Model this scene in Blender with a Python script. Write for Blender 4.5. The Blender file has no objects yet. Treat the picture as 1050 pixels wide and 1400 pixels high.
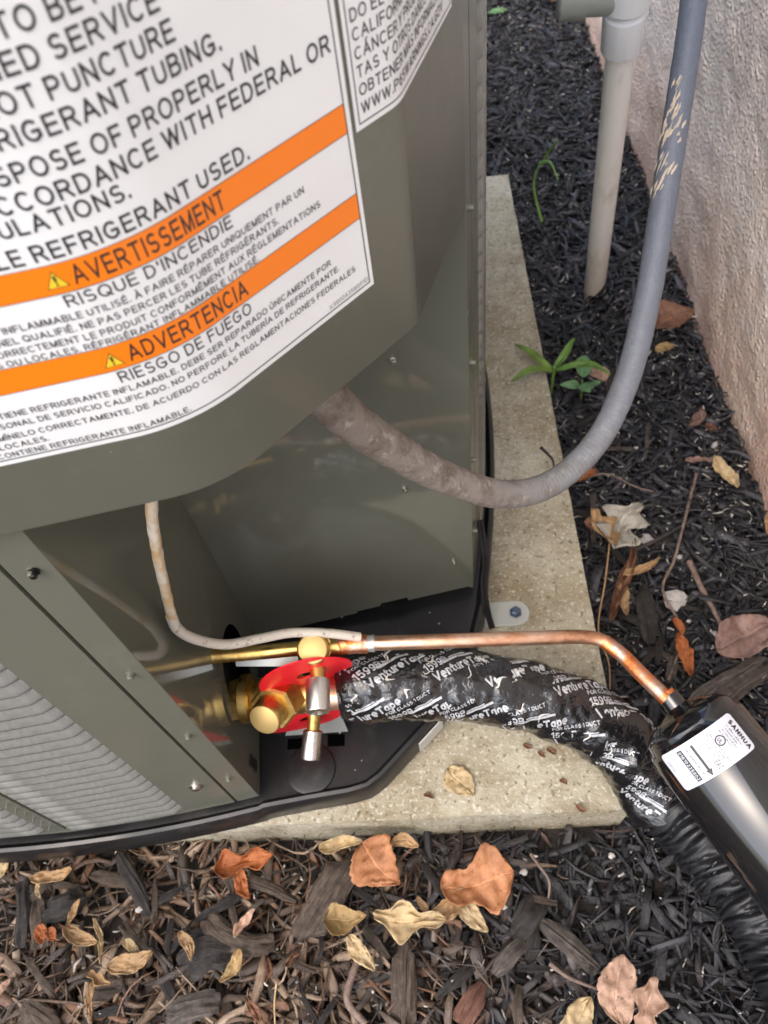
import bpy, bmesh, math, random
import numpy as np
from mathutils import Vector, Matrix, noise

random.seed(7)
rng = np.random.default_rng(7)
SC = bpy.context.scene
COL = SC.collection
RAD = math.radians

# ------------------------------------------------------------------ camera
F, CX, CY, CAMZ = 1051.0, 525.0, 700.0, 0.60       # focal length and centre in units of a 1050 x 1400 frame
_n = np.array([135., 730., F]); _n /= np.linalg.norm(_n)
_d = np.array([-33., -1521., F]); _d -= _n * (_d @ _n); _d /= np.linalg.norm(_d)
ROT = np.array([np.cross(_d, -_n), _d, -_n])       # camera (right, down, forward) -> world
cd = bpy.data.cameras.new('camera')
cam = bpy.data.objects.new('camera', cd)
COL.objects.link(cam)
cd.sensor_fit = 'VERTICAL'
cd.sensor_height = 36.0
cd.lens = 36.0 * F / 1400.0
cd.clip_start = 0.01
cd.clip_end = 200.0
cam.matrix_world = Matrix(((ROT[0][0], -ROT[0][1], -ROT[0][2], 0),
                           (ROT[1][0], -ROT[1][1], -ROT[1][2], 0),
                           (ROT[2][0], -ROT[2][1], -ROT[2][2], CAMZ),
                           (0, 0, 0, 1)))
cd.dof.use_dof = True
cd.dof.focus_distance = 0.38
cd.dof.aperture_fstop = 16.0
SC.camera = cam

# ------------------------------------------------------------------ sky, sun, exposure
world = bpy.data.worlds.new('World')
SC.world = world
world.use_nodes = True
wn, wl = world.node_tree.nodes, world.node_tree.links
sky = wn.new('ShaderNodeTexSky')
sky.sky_type = 'NISHITA'
sky.sun_disc = False
sky.sun_elevation = RAD(58)
sky.sun_rotation = RAD(216)
sky.dust_density = 4.0
sky.ozone_density = 1.5
hs = wn.new('ShaderNodeHueSaturation')
hs.inputs['Saturation'].default_value = 0.95
wl.new(sky.outputs[0], hs.inputs['Color'])
wl.new(hs.outputs[0], wn['Background'].inputs[0])
wn['Background'].inputs[1].default_value = 0.15
sd = bpy.data.lights.new('sun', 'SUN')
sd.energy = 1.25
sd.angle = RAD(95)
sd.color = (1.0, 0.97, 0.93)
sun = bpy.data.objects.new('sun', sd)
COL.objects.link(sun)
_el, _az = RAD(58), RAD(216)                       # azimuth clockwise from +Y
_sv = Vector((math.sin(_az) * math.cos(_el), math.cos(_az) * math.cos(_el), math.sin(_el)))
sun.rotation_euler = _sv.to_track_quat('Z', 'Y').to_euler()
sun.location = _sv * 5
SC.view_settings.view_transform = 'Standard'
SC.view_settings.look = 'None'
SC.view_settings.gamma = 1.0
SC.view_settings.exposure = 1.12
SC.cycles.max_bounces = 8

# ------------------------------------------------------------------ small helpers
def at(px, py, z):
    r = ROT @ np.array([px - CX, py - CY, F])
    return np.array([0, 0, CAMZ]) + r * ((z - CAMZ) / r[2])
def atd(px, py, d):
    r = ROT @ np.array([px - CX, py - CY, F])
    return np.array([0, 0, CAMZ]) + r / np.linalg.norm(r) * d
def V(*a): return np.array(a, float)
def unit(v): v = np.asarray(v, float); return v / np.linalg.norm(v)

class MB:
    """collects vertices and faces of one mesh"""
    def __init__(s): s.v = []; s.f = []; s.off = 0
    def add(s, v, f):
        o = len(s.v); s.v.extend([tuple(map(float, p)) for p in v]); s.f.extend([tuple(i + o for i in q) for q in f]); return s
    def box(s, lo, hi, M=None):
        x0, y0, z0 = lo; x1, y1, z1 = hi
        v = [V(x, y, z) for x in (x0, x1) for y in (y0, y1) for z in (z0, z1)]
        if M is not None: v = [M[0] + p[0] * M[1] + p[1] * M[2] + p[2] * M[3] for p in v]
        return s.add(v, [(0, 1, 3, 2), (4, 6, 7, 5), (0, 4, 5, 1), (2, 3, 7, 6), (0, 2, 6, 4), (1, 5, 7, 3)])
    def lathe(s, p0, axis, prof, n=32, phase=0.0, cap0=True, cap1=True):
        a = unit(axis); u = unit(np.cross(a, V(0, 0, 1) if abs(a[2]) < .9 else V(1, 0, 0))); w = np.cross(a, u)
        v = []; f = []
        for (t, r) in prof:
            for i in range(n):
                th = 2 * math.pi * i / n + phase
                v.append(p0 + a * t + (u * math.cos(th) + w * math.sin(th)) * r)
        for j in range(len(prof) - 1):
            for i in range(n):
                k = (i + 1) % n
                f.append((j * n + i, j * n + k, (j + 1) * n + k, (j + 1) * n + i))
        if cap0: f.append(tuple(reversed(range(n))))
        if cap1: f.append(tuple((len(prof) - 1) * n + i for i in range(n)))
        return s.add(v, f)
    def cyl(s, p0, p1, r0, r1=None, n=24, bev=0.0):
        r1 = r0 if r1 is None else r1; L = np.linalg.norm(p1 - p0)
        pr = [(0, r0), (L, r1)] if not bev else [(0, r0 - bev), (bev, r0), (L - bev, r1), (L, r1 - bev)]
        return s.lathe(p0, p1 - p0, pr, n)
    def hexa(s, p0, p1, r, bev=0.0006):
        L = np.linalg.norm(p1 - p0)
        return s.lathe(p0, p1 - p0, [(0, r - bev), (bev, r), (L - bev, r), (L, r - bev)], 6)
    def sweep(s, pts, rad, n=20, seg=0.003, caps=True):
        P, T, S = path(pts, seg); N = frames(P, T); v = []; f = []
        for i in range(len(P)):
            b = np.cross(T[i], N[i])
            for k in range(n):
                th = 2 * math.pi * k / n
                r = rad(S[i], th) if callable(rad) else rad
                v.append(P[i] + (N[i] * math.cos(th) + b * math.sin(th)) * r)
        for i in range(len(P) - 1):
            for k in range(n):
                q = (k + 1) % n; f.append((i * n + k, i * n + q, (i + 1) * n + q, (i + 1) * n + k))
        if caps: f.append(tuple(reversed(range(n)))); f.append(tuple((len(P) - 1) * n + k for k in range(n)))
        return s.add(v, f)
    def strip(s, plan, zs, close=False):
        """a wall: plan points (x,y) extruded through heights"""
        m = len(plan); v = [(p[0], p[1], z) for z in zs for p in plan]; f = []
        for j in range(len(zs) - 1):
            for i in range(m if close else m - 1):
                k = (i + 1) % m; f.append((j * m + i, j * m + k, (j + 1) * m + k, (j + 1) * m + i))
        return s.add(v, f)
    def slab(s, outline, z0, z1):
        m = len(outline); v = [(p[0], p[1], z0) for p in outline] + [(p[0], p[1], z1) for p in outline]
        f = [tuple(reversed(range(m))), tuple(range(m, 2 * m))] + [(i, (i + 1) % m, m + (i + 1) % m, m + i) for i in range(m)]
        return s.add(v, f)
    def build(s, name, mat, parent=None, smooth=35, solid=0, bevel=0):
        me = bpy.data.meshes.new(name); me.from_pydata(s.v, [], s.f); me.update()
        if mat: me.materials.append(mat)
        if smooth: me.shade_smooth(); me.set_sharp_from_angle(angle=RAD(smooth))
        o = bpy.data.objects.new(name, me); COL.objects.link(o)
        if parent is not None: o.parent = parent
        if solid:
            md = o.modifiers.new('solid', 'SOLIDIFY'); md.thickness = solid; md.offset = 0
        if bevel:
            md = o.modifiers.new('bevel', 'BEVEL'); md.width = bevel; md.segments = 2; md.limit_method = 'ANGLE'; md.angle_limit = RAD(40)
        return o

def path(pts, seg=0.003):
    """Catmull-Rom through pts, resampled evenly"""
    p = np.array(pts, float); q = np.vstack([2 * p[0] - p[1], p, 2 * p[-1] - p[-2]]); out = []
    for i in range(1, len(q) - 2):
        for t in np.linspace(0, 1, 24, endpoint=False):
            a, b, c, d = q[i - 1], q[i], q[i + 1], q[i + 2]
            out.append(.5 * (2 * b + (c - a) * t + (2 * a - 5 * b + 4 * c - d) * t * t + (3 * b - a - 3 * c + d) * t ** 3))
    out.append(p[-1]); out = np.array(out)
    S = np.concatenate([[0], np.cumsum(np.linalg.norm(np.diff(out, axis=0), axis=1))])
    m = max(3, int(S[-1] / seg) + 1); s2 = np.linspace(0, S[-1], m)
    P = np.stack([np.interp(s2, S, out[:, k]) for k in range(3)], 1)
    T = np.gradient(P, axis=0); T /= np.linalg.norm(T, axis=1)[:, None]
    return P, T, s2
def frames(P, T):
    n0 = unit(V(0, 0, 1) - T[0] * T[0][2]) if abs(T[0][2]) < .95 else unit(np.cross(T[0], V(1, 0, 0)))
    N = [n0]
    for i in range(1, len(P)):
        n = N[-1] - T[i] * (N[-1] @ T[i]); N.append(unit(n))
    return np.array(N)
def thing(name, label, cat, loc=None, group=None):
    o = bpy.data.objects.new(name, None); COL.objects.link(o); o.empty_display_size = .02
    o['label'] = label; o['category'] = cat
    if group: o['group'] = group
    return o
def tag(o, label, cat, group=None):
    o['label'] = label; o['category'] = cat
    if group: o['group'] = group
    return o

# ------------------------------------------------------------------ materials
class M:
    def __init__(s, name, color=(.5, .5, .5), rough=.5, metal=0., spec=.5, coat=0., coat_rough=.1):
        s.m = bpy.data.materials.new(name); s.m.use_nodes = True
        s.t = s.m.node_tree; s.n = s.t.nodes; s.b = s.n['Principled BSDF']
        s.b.inputs['Base Color'].default_value = (*color, 1); s.b.inputs['Roughness'].default_value = rough
        s.b.inputs['Metallic'].default_value = metal; s.b.inputs['Specular IOR Level'].default_value = spec
        s.b.inputs['Coat Weight'].default_value = coat; s.b.inputs['Coat Roughness'].default_value = coat_rough
        s.co = None
    def link(s, a, b): s.t.links.new(a, b)
    def coord(s, kind='Object'):
        if s.co is None: s.co = s.n.new('ShaderNodeTexCoord')
        return s.co.outputs[kind]
    def map(s, scale=(1, 1, 1), kind='Object'):
        mp = s.n.new('ShaderNodeMapping'); mp.inputs['Scale'].default_value = scale; s.link(s.coord(kind), mp.inputs[0]); return mp.outputs[0]
    def noise(s, scale, detail=4, rough=.55, vec=None, dist=0.):
        n = s.n.new('ShaderNodeTexNoise'); n.inputs['Scale'].default_value = scale; n.inputs['Detail'].default_value = detail
        n.inputs['Roughness'].default_value = rough; n.inputs['Distortion'].default_value = dist
        s.link(vec if vec is not None else s.coord(), n.inputs['Vector']); return n.outputs[0]
    def voro(s, scale, vec=None, out='Distance', feature='F1'):
        n = s.n.new('ShaderNodeTexVoronoi'); n.feature = feature; n.inputs['Scale'].default_value = scale
        s.link(vec if vec is not None else s.coord(), n.inputs['Vector']); return n.outputs[out]
    def ramp(s, fac, stops, interp='LINEAR'):
        r = s.n.new('ShaderNodeValToRGB'); r.color_ramp.interpolation = interp; e = r.color_ramp.elements
        while len(e) < len(stops): e.new(.5)
        for k, (p, c) in enumerate(stops):
            e[k].position = p; e[k].color = (*c, 1) if len(c) == 3 else c
        s.link(fac, r.inputs[0]); return r.outputs[0]
    def gray(s, fac, a, b, lo=0., hi=1.):
        r = s.n.new('ShaderNodeMapRange'); r.inputs[1].default_value = a; r.inputs[2].default_value = b
        r.inputs[3].default_value = lo; r.inputs[4].default_value = hi; s.link(fac, r.inputs[0]); return r.outputs[0]
    def mix(s, fac, a, b, blend='MIX'):
        x = s.n.new('ShaderNodeMix'); x.data_type = 'RGBA'; x.blend_type = blend
        for k, val in ((0, fac), (6, a), (7, b)):
            if isinstance(val, (int, float)): x.inputs[k].default_value = val
            elif isinstance(val, tuple): x.inputs[k].default_value = (*val, 1)
            else: s.link(val, x.inputs[k])
        return x.outputs[2]
    def math(s, op, a, b=0.):
        x = s.n.new('ShaderNodeMath'); x.operation = op
        for k, val in ((0, a), (1, b)):
            if isinstance(val, (int, float)): x.inputs[k].default_value = val
            else: s.link(val, x.inputs[k])
        return x.outputs[0]
    def attr(s, name):
        a = s.n.new('ShaderNodeAttribute'); a.attribute_name = name; return a.outputs['Color']
    def color(s, c): s.link(c, s.b.inputs['Base Color']); return s
    def rough(s, c): s.link(c, s.b.inputs['Roughness']); return s
    def bump(s, h, strength=.3, dist=.001):
        b = s.n.new('ShaderNodeBump'); b.inputs['Strength'].default_value = strength; b.inputs['Distance'].default_value = dist
        s.link(h, b.inputs['Height']); s.link(b.outputs[0], s.b.inputs['Normal']); return s

def make_paint(lo=.22, hi=.28, name='grey_green_paint'):
    m = M(name, (.165, .163, .137), .2, 0, .6)
    n = m.noise(9, 5)
    m.color(m.mix(m.gray(m.noise(35, 6, .7), .55, .85, 0, .6), m.mix(n, (.119, .122, .095), (.132, .134, .107)), (.165, .16, .127)))
    m.rough(m.gray(m.noise(22, 6, .65), .35, .75, lo, hi))
    m.bump(m.noise(380, 2), .05, .0004)
    return m.m
PAINT = make_paint()
PAINTGLOSS = make_paint(.035, .11, 'glossy_recess_paint')
def make_louver():
    m = M('worn_louver_paint', (.2, .2, .18), .32, 0, .5)
    m.color(m.mix(m.gray(m.noise(45, 6, .7, m.map((1, 1, .5))), .42, .7), (.165, .166, .148), (.29, .288, .275)))
    m.rough(m.gray(m.noise(30, 5), .3, .7, .22, .42))
    return m.m
LOUV = make_louver()
def make_pan():
    m = M('black_plastic', (.012, .012, .012), .2, 0, .5)
    w = m.gray(m.voro(160), .02, .06, 1, 0)
    dust = m.gray(m.noise(26, 6, .7), .55, .8)
    m.color(m.mix(m.math('MULTIPLY', dust, .55), (.011, .011, .012), (.085, .078, .068)))
    m.rough(m.gray(m.noise(18, 5), .35, .7, .28, .55))
    return m.m
PAN = make_pan()
def make_concrete():
    m = M('concrete', (.4, .37, .3), .85)
    a = m.noise(6, 7, .62); b = m.noise(60, 5, .7); c = m.voro(260, None, 'Color')
    col = m.ramp(a, [(.30, (.23, .195, .125)), (.44, (.36, .32, .23)), (.58, (.46, .43, .335)), (.76, (.60, .59, .53))])
    col = m.mix(m.gray(m.noise(17, 7, .72), .45, .68, 0, .85), col, (.215, .165, .09))
    col = m.mix(m.gray(b, .50, .72, 0, .55), col, (.17, .135, .08))
    col = m.mix(m.gray(m.voro(230, None, 'Distance'), .04, .18, .28, 0), col, (.58, .55, .45))
    col = m.mix(m.gray(m.noise(330, 2, .5), .57, .68, 0, .55), col, (.64, .62, .54))
    col = m.mix(m.gray(m.noise(240, 2, .5, m.map((1.1, .9, 1))), .60, .70, 0, .8), col, (.12, .095, .06))
    col = m.mix(m.gray(m.noise(13, 4, .6, m.map((1.3, 1, 2))), .62, .74, 0, .6), col, (.42, .21, .08))
    m.color(col)
    h = m.math('ADD', m.math('MULTIPLY', m.noise(420, 3), .6), m.noise(90, 5))
    m.bump(h, .6, .0022)
    m.b.inputs['Specular IOR Level'].default_value = .25
    return m.m
CONC = make_concrete()
def make_stucco():
    m = M('stucco', (.5, .44, .4), .9)
    z = m.n.new('ShaderNodeSeparateXYZ'); m.link(m.coord(), z.inputs[0])
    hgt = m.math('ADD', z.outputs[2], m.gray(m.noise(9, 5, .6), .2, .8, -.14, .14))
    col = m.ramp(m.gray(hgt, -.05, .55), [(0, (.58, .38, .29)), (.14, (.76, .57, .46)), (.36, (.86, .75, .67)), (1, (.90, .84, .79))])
    col = m.mix(m.gray(m.noise(26, 6, .7), .5, .8, 0, .40), col, (.56, .40, .30))
    col = m.mix(m.gray(m.noise(260, 3, .6), .56, .7, 0, .55), col, (.76, .72, .68))
    col = m.mix(m.gray(m.noise(170, 3, .6, m.map((1, 1.2, .8))), .60, .74, 0, .4), col, (.36, .29, .25))
    m.color(col)
    h = m.math('ADD', m.gray(m.voro(190), 0, .5, 1, 0), m.math('MULTIPLY', m.noise(120, 5, .7), 1.6))
    m.bump(h, .6, .0040)
    m.b.inputs['Specular IOR Level'].default_value = .3
    return m.m
STUC = make_stucco()
def make_mulch():
    m = M('mulch', (.05, .04, .03), .6, 0, .8)
    col = m.attr('tone')
    mp = m.n.new('ShaderNodeMapping'); mp.inputs['Scale'].default_value = (1, 1, 1)
    a = m.n.new('ShaderNodeAttribute'); a.attribute_name = 'grain'; m.link(a.outputs['Vector'], mp.inputs[0])
    g = m.noise(5, 6, .75, mp.outputs[0])
    g2 = m.noise(220, 4, .7)
    k = m.math('ADD', m.math('MULTIPLY', g, .7), m.math('MULTIPLY', g2, .3))
    col = m.mix(1.0, col, m.ramp(k, [(.30, (.35, .32, .30)), (.50, (.95, .93, .90)), (.62, (1.5, 1.42, 1.32)), (.78, (2.6, 2.4, 2.2))]), 'MULTIPLY')
    m.color(col)
    m.rough(m.gray(m.noise(55, 3), .35, .7, .16, .62))
    m.bump(k, .9, .0016)
    return m.m
MULCH = make_mulch()
def make_soil():
    m = M('soil', (.02, .015, .012), .9)
    m.color(m.mix(m.noise(60, 6, .7), (.008, .007, .006), (.035, .026, .02)))
    m.bump(m.noise(150, 6, .7), .9, .004)
    return m.m
SOIL = make_soil()
def make_copper(name='copper', worn=.5):
    m = M(name, (.8, .4, .22), .3, 1.0)
    n = m.noise(70, 6, .65, m.map((.5, 1, 1)))
    col = m.ramp(n, [(.28, (.40, .19, .11)), (.42, (.74, .40, .24)), (.54, (.86, .60, .44)), (.64, (.74, .52, .33)), (.78, (.92, .80, .70))])
    col = m.mix(m.gray(m.noise(160, 4, .7), .6, .75, 0, worn), col, (.25, .13, .09))
    m.color(col); m.rough(m.gray(m.noise(120, 4), .3, .7, .32, .5)); return m.m
COPPER = make_copper()
def make_scorched():
    m = M('scorched_copper', (.5, .25, .15), .42, 1.0)
    n = m.noise(95, 5, .7)
    m.color(m.ramp(n, [(.32, (.30, .13, .09)), (.46, (.80, .25, .07)), (.58, (.58, .36, .27)), (.72, (.68, .58, .52))]))
    m.bump(m.noise(500, 3), .3, .0006); return m.m
SCORCH = make_scorched()
def make_brass():
    m = M('brass', (.7, .5, .2), .34, 1.0)
    m.color(m.mix(m.gray(m.noise(130, 5, .7), .45, .75), (.66, .45, .15), (.36, .21, .065)))
    m.rough(m.gray(m.noise(90, 4), .3, .7, .26, .5)); return m.m
BRASS = make_brass()
BRASSCAP = M('brushed_brass_face', (.58, .42, .17), .55, .8).m
def make_steel():
    m = M('steel', (.60, .57, .53), .3, 1.0)
    m.rough(m.gray(m.noise(260, 3, .6, m.map((1, .08, 1))), .3, .7, .22, .4)); return m.m
STEEL = make_steel()
ZINC = M('zinc', (.55, .57, .55), .42, .8).m
REDP = M('red_plastic', (.76, .010, .022), .45, 0, .45).m
BLACKMETAL = M('black_gloss_paint', (.006, .006, .007), .10, 0, .7, .5, .03).m
def make_tape():
    m = M('black_tape', (.007, .007, .008), .16, 0, .8, .2, .06)
    m.rough(m.gray(m.noise(55, 4), .3, .7, .05, .17)); m.bump(m.math('ADD', m.noise(60, 4, .6, m.map((1, 1.5, 1)), .6), m.math('MULTIPLY', m.noise(190, 3, .55, None, .8), .35)), .5, .0045); return m.m
TAPE = make_tape()
CREASE = M('crease_silver', (.62, .60, .55), .4, .2).m
TAPEINK = M('silver_print', (.50, .51, .53), .35, .3).m
def make_foam():
    m = M('black_foam', (.012, .012, .014), .42, 0, .45)
    m.rough(m.gray(m.noise(60, 4), .3, .7, .3, .55)); m.bump(m.noise(380, 3), .2, .0006); return m.m
FOAM = make_foam()
def make_conduit():
    m = M('grey_conduit', (.3, .31, .34), .4, 0, .4)
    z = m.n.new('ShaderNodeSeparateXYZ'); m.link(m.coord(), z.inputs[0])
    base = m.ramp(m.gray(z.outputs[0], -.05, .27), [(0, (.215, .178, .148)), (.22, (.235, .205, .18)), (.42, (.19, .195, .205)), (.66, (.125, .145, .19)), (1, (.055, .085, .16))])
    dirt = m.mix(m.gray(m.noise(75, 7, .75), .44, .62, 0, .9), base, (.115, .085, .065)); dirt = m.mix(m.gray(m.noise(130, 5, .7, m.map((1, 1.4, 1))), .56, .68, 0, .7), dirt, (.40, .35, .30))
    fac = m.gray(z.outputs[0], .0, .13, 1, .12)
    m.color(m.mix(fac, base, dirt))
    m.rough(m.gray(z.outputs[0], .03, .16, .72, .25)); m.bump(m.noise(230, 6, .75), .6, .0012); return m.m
CONDUIT = make_conduit()
PAINTSPOT = M('tan_overspray', (.50, .42, .33), .8).m
def make_pvc():
    m = M('weathered_pvc', (.6, .57, .5), .4)
    z = m.n.new('ShaderNodeSeparateXYZ'); m.link(m.coord(), z.inputs[0])
    c = m.ramp(m.gray(z.outputs[2], -.05, .35), [(0, (.58, .49, .38)), (.3, (.82, .78, .71)), (1, (.90, .89, .86))])
    m.color(m.mix(m.gray(m.noise(45, 6, .7, m.map((1, 1, .3))), .56, .8, 0, .6), c, (.34, .27, .19))); return m.m
PVC = make_pvc()
PVCW = M('white_pvc', (.86, .90, .95), .3).m
PVCG = M('grey_pvc', (.33, .36, .34), .4).m
def make_label():
    m = M('label_white', (.72, .71, .70), .3, 0, .5)
    m.color(m.mix(m.gray(m.noise(22, 4), .4, .75, 0, 1), (.745, .75, .745), (.705, .705, .70)))
    m.bump(m.gray(m.noise(55, 2, .4), .62, .72), .12, .0006); return m.m
LABEL = make_label()
INK = M('black_ink', (.022, .02, .022), .45).m
GREYINK = M('grey_ink', (.16, .16, .17), .5).m
PALEINK = M('pale_grey_ink', (.15, .155, .17), .5).m
ORANGE = M('orange_ink', (.86, .20, .005), .38).m
YELLOW = M('yellow_ink', (.80, .55, .03), .4).m
DLABEL = M('silver_label', (.52, .53, .58), .3, .0).m
def make_cable():
    m = M('yellowed_cable', (.6, .5, .35), .5)
    m.color(m.mix(m.gray(m.noise(150, 6, .7, m.map((1, 1, .5))), .42, .6), (.56, .38, .19), (.66, .60, .50))); return m.m
CABLE = make_cable()
def make_cablew():
    m = M('cable_white', (.6, .57, .5), .45)
    m.color(m.mix(m.gray(m.noise(260, 6, .7), .58, .66), (.58, .53, .45), (.22, .15, .1))); return m.m
CABLEW = make_cablew()
def leafmat(name, a, b, rough=.6):
    m = M(name, a, rough, 0, .35)
    at_ = m.n.new('ShaderNodeAttribute'); at_.attribute_name = 'leafco'; sx = m.n.new('ShaderNodeSeparateXYZ'); m.link(at_.outputs['Vector'], sx.inputs[0])
    t, q = sx.outputs[0], m.math('ABSOLUTE', sx.outputs[1])
    ph = m.math('FRACT', m.math('MULTIPLY', m.math('SUBTRACT', t, m.math('MULTIPLY', q, .16)), 9.))
    side = m.gray(m.math('ABSOLUTE', m.math('SUBTRACT', ph, .5)), .03, .12, 1, 0)
    rib = m.gray(q, .02, .07, 1, 0)
    vein = m.math('MAXIMUM', rib, m.math('MULTIPLY', side, .16))
    n = m.noise(75, 6, .7)
    c = m.mix(m.gray(n, .32, .68), tuple(x * .62 for x in a), b)
    c = m.mix(m.gray(m.noise(24, 4, .6), .48, .68, 0, .7), c, tuple(x * .40 for x in a))
    c = m.mix(m.gray(m.noise(260, 3, .6), .62, .70, 0, .8), c, tuple(x * .25 for x in a))
    c = m.mix(m.math('MULTIPLY', vein, .38), c, tuple(min(.7, x * 1.35) for x in b))
    m.color(c); h = m.math('ADD', m.math('MULTIPLY', m.noise(170, 5, .65), 1.2), m.math('MULTIPLY', vein, -.5)); m.bump(h, .7, .0012)
    return m.m
LF = {'orange': leafmat('orange_leaf', (.44, .165, .062), (.50, .24, .115)),
      'rust': leafmat('rust_leaf', (.34, .085, .022), (.42, .15, .05)),
      'tan': leafmat('tan_leaf', (.50, .33, .175), (.42, .255, .125)),
      'pale': leafmat('pale_leaf', (.56, .44, .27), (.50, .36, .18)),
      'olive': leafmat('olive_leaf', (.36, .255, .105), (.42, .28, .13)),
      'pink': leafmat('pinkish_leaf', (.43, .26, .175), (.50, .33, .24)),
      'brown': leafmat('brown_leaf', (.17, .075, .04), (.24, .12, .07)),
      'mauve': leafmat('mauve_leaf', (.21, .125, .105), (.27, .17, .14)),
      'grey': leafmat('grey_leaf', (.38, .35, .29), (.46, .43, .36)),
      'green': leafmat('green_leaf', (.13, .27, .035), (.17, .30, .06), .4),
      'bluegreen': leafmat('bluegreen_leaf', (.13, .27, .10), (.17, .32, .15), .4),
      'yellowgreen': leafmat('yellowgreen_leaf', (.22, .33, .06), (.19, .32, .05), .4)}
def make_bark(name, a, b):
    m = M(name, a, .7)
    at_ = m.n.new('ShaderNodeAttribute'); at_.attribute_name = 'grain'
    g = m.noise(6, 7, .75, at_.outputs['Vector']); g2 = m.noise(190, 5, .7)
    k = m.math('ADD', m.math('MULTIPLY', g, .65), m.math('MULTIPLY', g2, .35))
    m.color(m.ramp(k, [(.32, tuple(x * .35 for x in a)), (.45, a), (.58, b), (.75, tuple(min(.8, x * 1.9) for x in b))])); m.bump(k, 1.0, .004); return m.m
BARK = [make_bark('brown_bark', (.060, .042, .030), (.150, .112, .084)), make_bark('dark_bark', (.016, .013, .012), (.06, .05, .044)),
        make_bark('grey_bark', (.060, .048, .040), (.155, .130, .110)), make_bark('red_bark', (.12, .045, .03), (.22, .11, .07))]
PEBBLE = M('pale_pebble', (.50, .48, .46), .7); PEBBLE.color(PEBBLE.mix(PEBBLE.noise(240, 5, .7), (.14, .12, .10), (.60, .58, .56))); PEBBLE = PEBBLE.m
TWIG = make_bark('twig_wood', (.10, .07, .055), (.27, .19, .15))

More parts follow.
